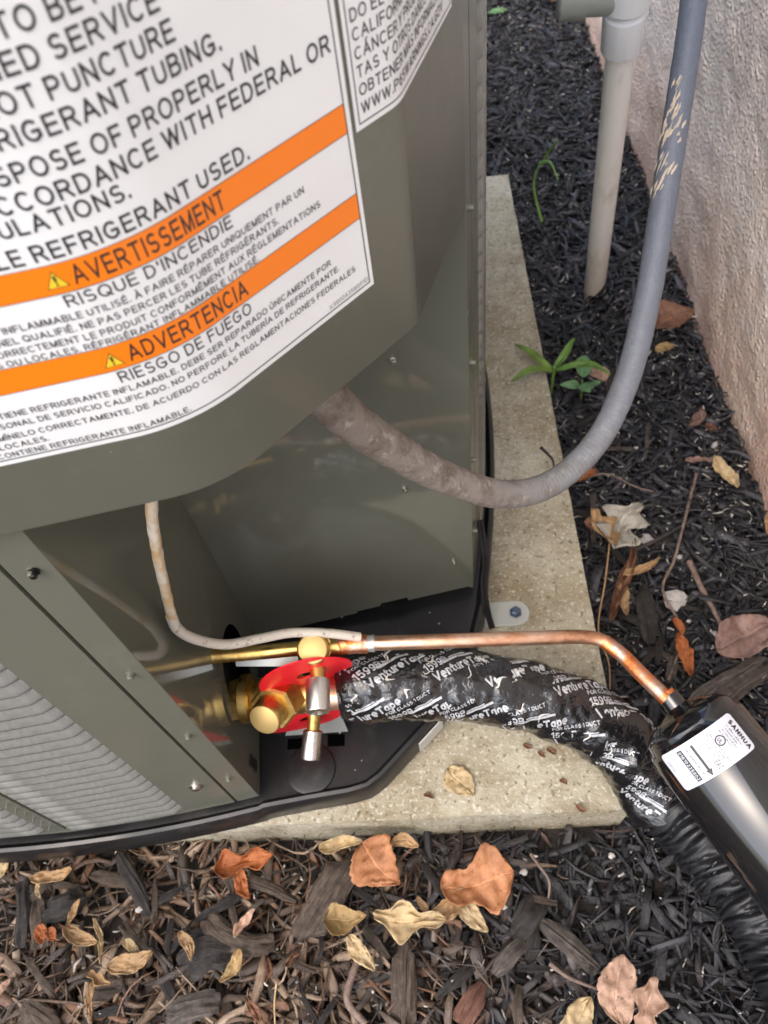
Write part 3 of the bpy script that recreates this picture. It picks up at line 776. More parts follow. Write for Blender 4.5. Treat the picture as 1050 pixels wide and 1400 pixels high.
line(mb, '', "CONTIENE REFRIGERANTE INFLAMABLE.", .2405, .3005, .4298, H2, .14)
mb.build('lettering', INK, wlab, 0)
mb = MB(); line(mb, '', 'X39004358001D', .3590, .3775, .4300, .0017, .11); mb.build('part_number', GREYINK, wlab, 0)
mb = MB(); sheet(mb, .3818, .4640, .4802, .640, .0003); nlab = mb.build('notice_label', LABEL, ac, 40); nlab['label'] = 'smaller white notice label with black border'
mb = MB(); frame_lines(mb, .3832, .4622, .4818, .638, .00038, .00042); mb.build('border_line', INK, nlab, 0)
mb = MB(); kx = .0029
for t, z in (('DO EL PLOMO QUE EL', .5086), ('CALIFORNIA COMO CAUSA', .5038), ('CÁNCER Y PRODUCE DEFECTO', .4990), ('TAS Y OTROS DAÑOS REPRODUC', .4942), ('OBTENER MÁS INFORMACIÓN', .4893), ('WWW.P65WARNINGS.CA.GOV', .4843)):
    _, w = text_strokes(t, .13); e = min(.4600, .3848 + w * .0033)
    line(mb, '', t, .3848, e, z, .0033, .13)
mb.build('lettering', INK, nlab, 0)

# anchor tab bolted to the slab
mb = MB(); c = at(700, 838, .003); tabo = []
for i in range(13):
    th = RAD(-90 + 180 * i / 12); tabo.append(V(c[0] + .004 + .011 * math.cos(th), c[1] + .0115 * math.sin(th)))
tabo += [V(c[0] - .024, c[1] + .0115), V(c[0] - .024, c[1] - .0115)]
mb.slab(tabo, .0012, .0032); br = mb.build('anchor_tab', M('galvanised_tab', (.45, .46, .41), .5, .4).m, ac, 30, 0, .0006)
mb = MB(); mb.lathe(V(c[0] + .003, c[1], .0032), V(0, 0, 1), [(0, .0055), (.0010, .0055), (.0011, .0040), (.0042, .0040), (.0048, .0030)], 6); mb.build('bolt', M('blue_bolt', (.10, .13, .18), .35, .8).m, br, 25)
mb = MB()
for k, (x, y, zz, w) in enumerate(((.030, .302, .010, .006), (.034, .318, .018, .005))):
    pass
mb.sweep([V(.028, .335, .10), V(.031, .318, .07), V(.0285, .308, .045), V(.031, .296, .02), V(.034, .290, .004)], lambda s, t: .0007 + .0022 * abs(math.sin(t)), 10, .004)
mb.build('hold_down_strap', PAN, ac)

# ================================================================== VALVES AND LINES
GROUPV = 'brass service valves'
# suction line, wrapped in tape
SUC = [at(462, 946, .100), at(500, 940, .099), at(560, 936, .093), at(630, 937, .084), at(700, 947, .074), at(765, 965, .060), at(815, 988, .047), at(852, 1018, .034), at(880, 1056, .018), at(902, 1100, .002)]
def tape_r(s, th):
    b = .0187 + .0040 * min(1, s / .02) + .0020 * min(1, s / .2)
    sp = (s / .034 - th / (2 * math.pi)) % 1.0
    b += .0013 * (1 - sp) * min(1, sp / .22) + .0006 * math.sin(th * 3 + s * 130)
    c = Vector((math.cos(th) * 2.2, math.sin(th) * 2.2, s * 75))
    b += .0018 * abs(noise.noise(c)) + .0009 * noise.noise(c * 2.2) + .00022 * noise.noise(c * 6)
    return b * (1. if s > .003 else .93)
mb = MB(); mb.sweep(SUC, tape_r, 72, .0011)
tl = mb.build('taped_line', TAPE, None, 60); tag(tl, 'thick pipe wrapped in crinkled glossy black tape with silver lettering', 'pipe')
tP, tT, tS = path(SUC, .0011); tN = frames(tP, tT)
def on_tape(s, th, lift):
    i = min(len(tP) - 2, max(0, int(s / tS[-1] * (len(tP) - 1)))); k = s / tS[-1] * (len(tP) - 1) - i; k = max(0., min(1., k))
    P = tP[i] * (1 - k) + tP[i + 1] * k; T = tT[i]; N = tN[i]; B = np.cross(T, N); r = tape_r(s, th) + lift
    return P + (N * math.cos(th) + B * math.sin(th)) * r
# camera-facing side of the pipe is its upper front; text climbs round the pipe
mb = MB()
TS = -1
TR = .026; TA = 32.
def tape_ab(s0, a, b):
    ca, sa = math.cos(RAD(TA)), math.sin(RAD(TA)); return s0 + a * ca - b * sa, 1.95 + TS * (a * sa + b * ca) / TR
def tape_quad(s0, q):
    st = [tape_ab(s0, a, b) for a, b in q]
    if min(x[0] for x in st) < .004 or max(x[0] for x in st) > tS[-1] - .006: return
    c = Vector((st[0][0] * 60, st[0][1] * 1.5, 3.3))
    if noise.noise(c) > .20: return
    mb.add([on_tape(x[0], x[1], .00045) for x in st], [(0, 1, 2, 3)])
def tape_text(txt, s0, a, b, h, xs=1., sw=.16, gap=.14):
    st_, w = text_strokes(txt, sw, gap)
    for q in ribbons(st_, sw): tape_quad(s0, [(a + p[0] * h * xs, b + p[1] * h) for p in q])
    return w * h * xs
def bar(s0, a, b, L, w):
    for i in range(16): tape_quad(s0, [(a + L * i / 16, b), (a + L * (i + 1) / 16, b), (a + L * (i + 1) / 16, b + w), (a + L * i / 16, b + w)])
for m_ in range(-4, 8):
    s0 = m_ * .0395; a = random.uniform(-.002, .004)
    for rep in range(3):
        w_ = tape_text('VentureTape', s0, a + .002, .0010, .0070, .78, .22, .08)
        bar(s0, a + .014, .0100, .026, .0019); bar(s0, a + .020, .0124, .014, .0009)
        tape_text('1599B', s0, a, .0098, .0060, .80, .18)
        tape_text('FOR CLASS 1 DUCT', s0, a + .001, .0179, .0030, .86, .2)
        a += w_ + random.uniform(.022, .034)
mb.build('tape_lettering', TAPEINK, tl, 0)
# short silver-coloured crease strips laid on the tape
for k in range(20):
    mb = MB(); s0 = random.uniform(.01, .21); th0 = random.uniform(-.9, .9); L = random.uniform(.004, .012); ang = random.uniform(20, 150); w = random.uniform(.0004, .0012)
    bar_pts = []
    ca, sa = math.cos(RAD(ang)), math.sin(RAD(ang)); n = 6; prev = None
    for i in range(n + 1):
        a = L * i / n; b = .002 * math.sin(i * .9 + k); ww = w * math.sin(math.pi * (i + .3) / (n + .6))
        e = [on_tape(min(.225, max(.002, s0 + a * ca - (b + d) * sa)), th0 + (a * sa + (b + d) * ca) / .026, .0006) for d in (-ww, ww)]
        if prev: mb.add([prev[0], e[0], e[1], prev[1]], [(0, 1, 2, 3)])
        prev = e
    mb.build('tape_crease', CREASE, tl, 0)

# ribbed foam hose on the mulch
HOSE = [at(874, 1040, .022), at(898, 1074, .010), at(934, 1115, .002), at(976, 1160, -.004), at(1014, 1206, -.008), at(1050, 1258, -.010), at(1084, 1320, -.012), at(1112, 1386, -.013), at(1145, 1476, -.014), at(1190, 1600, -.016)]
def hose_r(s, th):
    sk = s + .006 * math.sin(th + .5) + .003 * noise.noise(Vector((math.cos(th), math.sin(th), s * 40)))
    c = Vector((math.cos(th) * .8, math.sin(th) * .8, sk * 205)); w = noise.noise(c); w2 = noise.noise(Vector((math.cos(th) * 1.6 + 5, math.sin(th) * 1.6, sk * 430)))
    crease = math.exp(-(w / .16) ** 2)
    taper = min(1, .80 + s / .05 * .2)
    return (.0280 - .0042 * crease + .0012 * w2 + .0010 * w) * taper
mb = MB(); mb.sweep(HOSE, hose_r, 64, .0009)
o = mb.build('ribbed_hose', FOAM, None, 60); tag(o, 'black wrinkled foam insulated hose lying on the mulch beside the drier', 'hose')

# suction valve
sv = thing('service_valve', 'large brass service valve with hexagonal cap and two red tags joined to taped pipe', 'valve', group=None)
ax = unit(at(462, 947, .10) - at(300, 957, .10)); c0 = at(300, 957, .10)
def sp(px): return c0 + ax * ((px - 300) / 162. * np.linalg.norm(at(462, 947, .10) - c0))
mb = MB(); mb.cyl(c0 - ax * .06, sp(322), .0095); mb.build('copper_stub', COPPER, sv)
mb = MB(); mb.hexa(sp(318), sp(330), .0150); mb.build('flange_nut', BRASS, sv, 25)
mb = MB(); mb.lathe(sp(331), ax, [(0, .012), (.0005, .0165), (.0068, .0168), (.0075, .012)], 24); mb.build('collar', BRASS, sv)
L = np.linalg.norm(sp(446) - sp(340))
mb = MB(); mb.lathe(sp(338), ax, [(0, .010), (.003, .0125), (.012, .0135), (.022, .0140), (.030, .0130), (.038, .0128), (L - .004, .0124), (L, .0118)], 28); mb.build('valve_body', BRASS, sv)
mb = MB(); mb.cyl(sp(440), sp(484), .0118, None, 28); mb.build('copper_collar', COPPER, sv)
# stem cap pointing outwards
q = unit(V(-.25, -.78, .57)); s0_ = at(396, 938, .104)
mb = MB(); mb.lathe(s0_ - q * .002, q, [(0, .0135), (.0115, .0135)], 8); mb.build('bonnet', BRASS, sv, 25)
mb = MB(); mb.lathe(s0_, q, [(0, .0105), (.012, .0105)], 24); mb.build('valve_stem', BRASS, sv)
mb = MB(); mb.hexa(s0_ + q * .010, s0_ + q * .028, .0166, .0016); mb.build('hex_nut', BRASS, sv, 25)
mb = MB(); mb.lathe(s0_ + q * .0270, q, [(0, .0115), (.004, .0112), (.0122, .0110), (.0135, .0102)], 32, cap1=False); cp_ = mb.build('stem_cap', BRASS, sv)
mb = MB(); mb.lathe(s0_ + q * .0402, q, [(0, .0104), (.0006, .0102), (.0010, .0096)], 32); mb.build('cap_face', BRASSCAP, cp_)

def red_tag(parent, c, nrm, r, tilt):
    nrm = unit(nrm); u = unit(np.cross(nrm, V(0, 0, 1))); w = np.cross(u, nrm); n = 48; v = []; f = []
    rr = [.0062, r * .45, r * .8, r]
    for side in (0, 1):
        for k, q_ in enumerate(rr):
            for i in range(n):
                th = 2 * math.pi * i / n
                b = .0012 * math.sin(2 * th + tilt) * (q_ / r) ** 2
                v.append(c + (u * math.cos(th) + w * math.sin(th)) * q_ + nrm * (b + side * .0011))
    K = len(rr)
    for side in (0, 1):
        for k in range(K - 1):
            for i in range(n):
                j = (i + 1) % n; o_ = side * K * n
                f.append((o_ + k * n + i, o_ + k * n + j, o_ + (k + 1) * n + j, o_ + (k + 1) * n + i))
    for k in (0, K - 1):
        for i in range(n):
            j = (i + 1) % n; f.append((k * n + i, k * n + j, K * n + k * n + j, K * n + k * n + i))
    return MB().add(v, f).build('red_tag', REDP, parent, 40)
def port(parent, base, d, L0, L1, r):
    d = unit(d)
    mb = MB(); mb.lathe(base, d, [(0, .0055), (L0 * .6, .0050), (L0, .0044)], 20); mb.build('port_neck', BRASS, parent)
    mb = MB(); e = base + d * L0
    mb.lathe(e, d, [(0, r * .80), (.0006, r), (L1 - .0012, r), (L1 - .0003, r * .94), (L1, r * .86), (L1 + .0001, r * .55), (L1 - .004, r * .5)], 32, cap0=True)
    mb.build('port_cap', STEEL, parent)
pd = unit(V(.06, -1, -.10))
b2 = at(429, 962, .088)
b2 = at(431, 958, .074); pd = unit(at(425, 1034, .056) - at(431, 958, .072)); port(sv, b2, pd, .0205, .0205, .0070)
red_tag(sv, at(420, 981, .064), unit(V(.27, -.95, -.14)), .0285, .4)
# liquid valve
lv = thing('service_valve', 'small brass service valve with round cap on the thin copper line', 'valve')
lc = at(432, 885, .150); lax = unit(at(520, 880, .149) - at(340, 888, .150))
mb = MB(); mb.lathe(lc - lax * .010, lax, [(0, .0055), (.001, .0075), (.018, .0075), (.019, .0060), (.026, .0056)], 24); mb.build('valve_body', BRASS, lv)
q2 = unit(V(.03, -.48, .88))
mb = MB(); mb.lathe(lc, q2, [(0, .0088), (.006, .0088), (.0062, .0100), (.0145, .0100), (.0155, .0092)], 32); cp2 = mb.build('round_cap', BRASS, lv)
mb = MB(); mb.lathe(lc + q2 * .0153, q2, [(0, .0093), (.0007, .0090), (.0009, .0086)], 32); mb.build('cap_face', BRASSCAP, cp2)
mb = MB(); mb.lathe(lc + q2 * .001, q2, [(0, .0108), (.0045, .0108)], 20); mb.build('ring', BRASS, lv)
b1 = at(434, 905, .142); pd1 = unit(V(.03, -1, -.08))
port(lv, b1, pd1, .0118, .0215, .0077)
red_tag(lv, at(418, 921, .135), unit(V(.24, -.95, -.18)), .0310, 2.2)
mb = MB(); mb.lathe(b1 - V(0, -.004, 0), V(0, 1, 0), [(0, .006), (.016, .006)], 16); mb.build('port_block', BRASS, lv)
# plate and bracket that hold the valves
mb = MB(); p0 = at(322, 903, .13); p1 = at(408, 903, .13)
mb.box((0, 0, -.004), (np.linalg.norm(p1 - p0), .0015, .004), (p0, unit(p1 - p0), unit(V(0, .6, -.8)), unit(V(0, .8, .6)))); mb.build('valve_bracket', ZINC, ac)
mb = MB(); pts = [at(390, 1006, .032), at(476, 1000, .032), at(464, 972, .044), at(398, 976, .044)]
mb.add(pts + [p - V(0, -.001, .0015) for p in pts], [(0, 1, 2, 3), (7, 6, 5, 4), (0, 4, 5, 1), (1, 5, 6, 2), (2, 6, 7, 3), (3, 7, 4, 0)]); mb.build('valve_foot', PAINT, ac, 20)
mb = MB()
for px, py, w, h in ((404, 1016, .011, .008), (460, 1011, .012, .009)):
    c = at(px, py, .0262); mb.box((c[0] - w / 2 - .001, c[1] - h / 2, .0238), (c[0] + w / 2, c[1] + h / 2, .0246))
mb.build('drain_slot', M('slot_black', (.002, .002, .002), .95, 0, .0).m, pan)
mb = MB(); c = at(425, 1052, .024); mb.lathe(V(c[0], c[1], .0236), V(0, 0, 1), [(0, .019), (.0022, .0185), (.003, .016)], 28); mb.build('pan_boss', PAN, pan)

# liquid line
LQ = [at(150, 893, .151), at(230, 891, .151), at(292, 889, .151), at(360, 887, .151), at(415, 885, .150)]
lq = thing('copper_line', 'thin bare copper line running from the small valve to the black drier', 'pipe')
mb = MB(); st = V(*PA, 0) + uu * .090; stp = V(st[0] - .03, lc[1] + .002, .151); 
mb.sweep([V(-.19, lc[1] - .0060, .1570), V(-.15, lc[1] - .0038, .1545), V(-.10, lc[1] - .0012, .152), lc - lax * .008], lambda s, t: .0048 + .0012 * max(0, min(1, (s - .09) / .02)), 20); mb.build('inner_tube', BRASS, lq)
LINE = [lc + lax * .012, at(490, 880, .149), at(560, 878, .146), at(650, 875, .139), at(740, 872, .127), at(795, 871, .118), at(826, 877, .114), at(850, 895, .113), at(880, 925, .114), at(913, 957, .115)]
mb = MB(); mb.sweep(LINE[1:8], .00475, 24, .002); mb.build('tube', COPPER, lq)
mb = MB(); mb.sweep([lc + lax * .014, at(468, 882, .1497), at(502, 880, .1488)], lambda s, t: .0061 + .0005 * noise.noise(Vector((math.cos(t), math.sin(t), s * 300))), 24, .001); mb.build('brazed_joint', SCORCH, lq)
mb = MB(); mb.sweep([at(486, 881, .149), at(512, 879.5, .1484)], lambda s, t: .0056 + .0004 * noise.noise(Vector((math.cos(t), math.sin(t), s * 400))), 24, .001); mb.build('solder_bead', ZINC, lq)
mb = MB(); mb.sweep(LINE[6:], .0050, 24, .002); mb.build('bent_end', SCORCH, lq)

# filter drier
fd = thing('filter_drier', 'glossy black cylindrical filter drier with a white printed label', 'filter drier')
DA = atd(918, 958, .536); DB = at(1066, 1150, .090); da = unit(DB - DA); DL = .150; DR_ = .0335
mb = MB()
prof = [(-.004, .0068), (.004, .0072), (.006, .0095), (.008, .016), (.0105, .0245), (.014, .0292), (.0165, .0300), (.020, .0306), (.0215, .0322), (.024, DR_), (DL - .024, DR_), (DL - .021, .0322), (DL - .016, .0300), (DL - .010, .0245), (DL - .006, .0095), (DL, .0068)]
mb.lathe(DA, da, prof, 64); mb.build('drier_body', BLACKMETAL, fd, 45)
mb = MB(); mb.lathe(DA, -da, [(-.0045, .0064), (.003, .0061), (.0065, .0056)], 24); mb.build('neck', SCORCH, fd)
mb = MB(); mb.sweep([DA + da * DL, DA + da * (DL + .05), DA + da * (DL + .10) + V(.01, -.03, -.02), DA + da * (DL + .12) + V(.03, -.12, -.075), DA + da * (DL + .12) + V(.05, -.3, -.09)], .00475, 18, .004); mb.build('outlet_tube', COPPER, fd)
# label round the body: s along the axis, angle around; find the angle that faces up-left at the label centre
dn = unit(V(0, 0, 1) - da * da[2]); db_ = np.cross(da, dn)
def drp(s, a, lift): return DA + da * s + (dn * math.cos(a) + db_ * math.sin(a)) * (DR_ + lift)
def nearest(px, py):
    r = unit(ROT @ np.array([px - CX, py - CY, F])); best = None
    for s in np.linspace(.02, .12, 60):
        for a in np.linspace(-2.0, 2.0, 120):
            P = drp(s, a, 0) - V(0, 0, CAMZ); nn = unit(drp(s, a, 1) - drp(s, a, 0))
            if nn @ r > 0: continue
            e = np.linalg.norm(P - r * (P @ r))
            if best is None or e < best[0]: best = (e, s, a)
    return best[1:]
(sA, aA), (sB, aB), (sC, aC), (sD, aD) = nearest(903, 1034), nearest(992, 973), nearest(1033, 1018), nearest(940, 1084)
ls0, ls1 = (sA + sB) / 2, (sC + sD) / 2; la0, la1 = (aA + aD) / 2, (aB + aC) / 2
LWD = abs(la1 - la0) * DR_; LHT = ls1 - ls0
# label coordinates: x = along the axis (0..LHT), y = round the body from la0 (0) to la1 (LWD)
def dl(x, y, lift): return drp(ls0 + x, la0 + (la1 - la0) * y / LWD, lift)
def rrect(mb, fn, x0, x1, y0, y1, r, lift, ny=18):
    ysr = sorted(set(list(np.linspace(y0 + r, y1 - r, ny)) + [y0 + r - r * math.sin(t) for t in np.linspace(0, math.pi / 2, 6)] + [y1 - r + r * math.sin(t) for t in np.linspace(0, math.pi / 2, 6)]))
    v = []
    for y in ysr:
        d = max(0, y0 + r - y, y - (y1 - r)); ins_ = r - math.sqrt(max(0, r * r - d * d)); v += [fn(x0 + ins_, y, lift), fn(x1 - ins_, y, lift)]
    mb.add(v, [(2 * i, 2 * i + 1, 2 * i + 3, 2 * i + 2) for i in range(len(ysr) - 1)])
mb = MB(); rrect(mb, dl, 0, LHT, 0, LWD, .0025, .0003); dlab = mb.build('drier_label', DLABEL, fd, 60)
mb = MB(); mg = MB()
# text runs along +x (the arrow direction); "up" is towards larger y
def dt(m, txt, x, y, h, x1=None, sw=.14): letter(m, txt, dl, x, y, h, x1, sw, .0005, .18)
dt(mb, 'SANHUA', LHT * .16, LWD * .905, LWD * .055, LHT * .94, .26)
W, Hh = LHT, LWD
def rect(m, x0, x1, y0, y1, lift=.0005):
    n = 5; v = []
    for i in range(n + 1): y = y0 + (y1 - y0) * i / n; v += [dl(x0, y, lift), dl(x1, y, lift)]
    m.add(v, [(2 * i, 2 * i + 1, 2 * i + 3, 2 * i + 2) for i in range(n)])
rect(mb, W * .13, W * .82, Hh * .395, Hh * .425)                                   # arrow shaft
mb.add([dl(W * .80, Hh * .375, .00052), dl(W * .97, Hh * .41, .00052), dl(W * .80, Hh * .447, .00052)], [(0, 1, 2)])
rect(mb, W * .10, W * .92, Hh * .225, Hh * .285)
mw = MB(); dt(mw, '01610225602', W * .13, Hh * .238, Hh * .036, W * .89, .16)
def fine_row(y, x0, x1, h):                            # print too small to read: short strokes
    x = x0
    while x < x1:
        w = random.uniform(.010, .028); rect(mg, W * x, W * min(x1, x + w), Hh * y, Hh * (y + h * random.uniform(.5, 1)), .0005); x += w + random.choice((.010, .012, .03))
for y, a, b, h in ((.86, .20, .75, .020), (.825, .20, .68, .018), (.79, .22, .74, .018), (.755, .20, .66, .016), (.645, .10, .90, .013), (.613, .10, .80, .013), (.581, .10, .88, .013), (.549, .10, .66, .013), (.517, .10, .60, .013), (.485, .10, .64, .013), (.33, .12, .85, .022), (.05, .2, .5, .016)): fine_row(y, a, b, h)
dt(mb, 'EAC', W * .72, Hh * .50, Hh * .062, W * .93, .14)
cx_, cy_ = W * .40, Hh * .70
circ = [(cx_ + Hh * .052 * math.cos(t), cy_ + Hh * .052 * math.sin(t)) for t in np.linspace(0, 2 * math.pi, 25)]
for qd in ribbons([circ], Hh * .012): mb.add([dl(p[0], p[1], .00055) for p in qd], [(0, 1, 2, 3)])
dt(mb, 'UL', cx_ - Hh * .028, cy_ - Hh * .025, Hh * .045, cx_ + Hh * .03, .16)
mb.build('label_print', INK, dlab, 0); mg.build('fine_print', PALEINK, dlab, 0)
for k_, vv in enumerate(mw.v): pass
mw2 = MB(); letter(mw2, '01610225602', dl, W * .13, Hh * .237, Hh * .038, W * .89, .17, .0008, .18); mw2.build('white_digits', DLABEL, dlab, 0)

# grey flexible conduit
CON = [atd(415, 500, .335), atd(450, 548, .345), atd(500, 590, .370), atd(560, 628, .400), atd(620, 658, .432), atd(690, 676, .468), atd(755, 660, .495), atd(815, 605, .512), atd(857, 520, .522), atd(885, 410, .532), atd(905, 290, .546), atd(927, 150, .568), atd(945, 30, .592), atd(958, -80, .62), atd(985, -260, .68)]
def con_r(s, th):
    w = 1.0 - max(0, min(1, (s - .16) / .1))
    return .0102 - .0021 * max(0, min(1, (s - .02) / .22)) + .00010 * math.sin(s * 2 * math.pi / .0031) * (.35 + .65 * max(0, min(1, (s - .14) / .05)) * max(0, min(1, (.34 - s) / .08))) + .0002 * noise.noise(Vector((math.cos(th), math.sin(th), s * 90)))
mb = MB(); mb.sweep(CON, con_r, 32, .0008)
cdt = mb.build('grey_conduit', CONDUIT, None, 60); tag(cdt, 'dusty grey flexible electrical conduit looping from under the cover to the wall', 'conduit')
cP, cT, cS = path(CON, .0008); cN = frames(cP, cT)
mb = MB()
tgt = [np.argmin([np.linalg.norm((lambda c_: np.array([CX + F * c_[0] / c_[2], CY + F * c_[1] / c_[2]]))(ROT.T @ (p - V(0, 0, CAMZ))) - V(px, py)) for p in cP]) for px, py in ((938, 118), (905, 262))]
sA_, sB_ = cS[min(tgt)], cS[max(tgt)]
facing = []
for k in range(46):
    s = random.uniform(sA_, sB_); i = int(s / cS[-1] * (len(cP) - 1)); B = np.cross(cT[i], cN[i]); tocam = unit(V(0, 0, CAMZ) - cP[i])
    th0 = math.atan2(tocam @ B, tocam @ cN[i]); frac = (s - sA_) / (sB_ - sA_)
    th = th0 + random.gauss(.55 * (1 if frac < .5 else .8) * TS, .55); a = random.uniform(.0012, .0045 if k % 4 else .009); b = random.uniform(.0005, .0017)
    pts = []
    for q_ in range(14):
        t = 2 * math.pi * q_ / 14; kk = random.uniform(.55, 1.2); ds = a * math.cos(t) * kk; dt_ = b * math.sin(t) * kk
        ss = min(cS[-1] - .001, max(0, s + ds)); ii = int(ss / cS[-1] * (len(cP) - 1)); B2 = np.cross(cT[ii], cN[ii]); tt = th + dt_ / .0113 + ds * 40
        pts.append(cP[ii] + (cN[ii] * math.cos(tt) + B2 * math.sin(tt)) * (con_r(ss, tt) + .0003 + .0000 * k))
    mb.add(pts + [np.mean(pts, axis=0) + unit(np.mean(pts, axis=0) - cP[i]) * .0007], [(q_, (q_ + 1) % 14, 14) for q_ in range(14)])
mb.build('paint_splash', PAINTSPOT, cdt, 60)

# white sensor cable from under the cover to the valve
W1 = [atd(214, 655, .315), atd(207, 690, .330), atd(211, 730, .350), atd(221, 785, .382), atd(236, 848, .425)]
W2 = [atd(234, 842, .421), atd(243, 860, .433), atd(268, 874, .450), atd(310, 881, .468), atd(360, 872, .480), atd(400, 865, .488), atd(450, 866, .492), atd(492, 871, .498)]
wb = thing('sensor_cable', 'yellowed white cable hanging from under the cover to the copper line', 'cable')
mb = MB(); mb.sweep(W1, lambda s, t: .0026 + .0004 * noise.noise(Vector((math.cos(t), math.sin(t), s * 120))), 16, .0015); mb.build('old_sleeve', CABLE, wb)
mb = MB(); mb.sweep(W2, lambda s, t: .0030 - .0008 * min(1, max(0, (s - .16) / .03)), 16, .002); mb.build('cable_end', CABLEW, wb)

# white plastic drain pipe by the wall
pv = thing('drain_pipe', 'white plastic drain pipe with tee fitting standing by the stucco wall', 'pipe')
pb, pt = at(812, 402, -.046), atd(850, 62, .76)
pt = pt; pax = unit(pt - pb); PR = .0122
mb = MB(); n = 32; u_ = unit(np.cross(pax, V(0, 0, 1)) + V(.0, .0, 0)); w_ = np.cross(pax, u_); v = []; f = []
Lp = np.linalg.norm(pt - pb)
for j in range(9):
    for i in range(n):
        th = 2 * math.pi * i / n; base = .012 + .020 * (math.cos(th - 2.6)) if j == 0 else 0
        o_ = (u_ * math.cos(th) + w_ * math.sin(th)) * PR
        d0 = .018 * (unit(o_) @ unit(V(1, -.4, 0))) + .01
        v.append(pb + o_ + pax * (d0 + (Lp - d0) * j / 8))
for j in range(8):
    for i in range(n): k = (i + 1) % n; f.append((j * n + i, j * n + k, (j + 1) * n + k, (j + 1) * n + i))
mb.add(v, f); mb.build('pipe', PVC, pv)
mb = MB(); mb.lathe(pt - pax * .002, pax, [(0, PR + .0002), (0, .0164), (.001, .0168), (.032, .0173), (.033, .0152), (.035, .0150)], 32); mb.build('socket', PVCW, pv)
mb = MB(); mb.lathe(pt + pax * .034, pax, [(0, .0158), (.004, .0190), (.030, .0196), (.056, .0190), (.060, .0158), (.062, .0152), (.090, .0152)], 32); tee = mb.build('tee_fitting', PVCW, pv)
tc = pt + pax * .047; td = unit(V(-1, .12, .02))
mb = MB(); mb.lathe(tc, td, [(.01, .0165), (.030, .0165), (.0302, .0185), (.050, .0185), (.052, .016)], 28); mb.build('tee_branch', PVCG, tee)

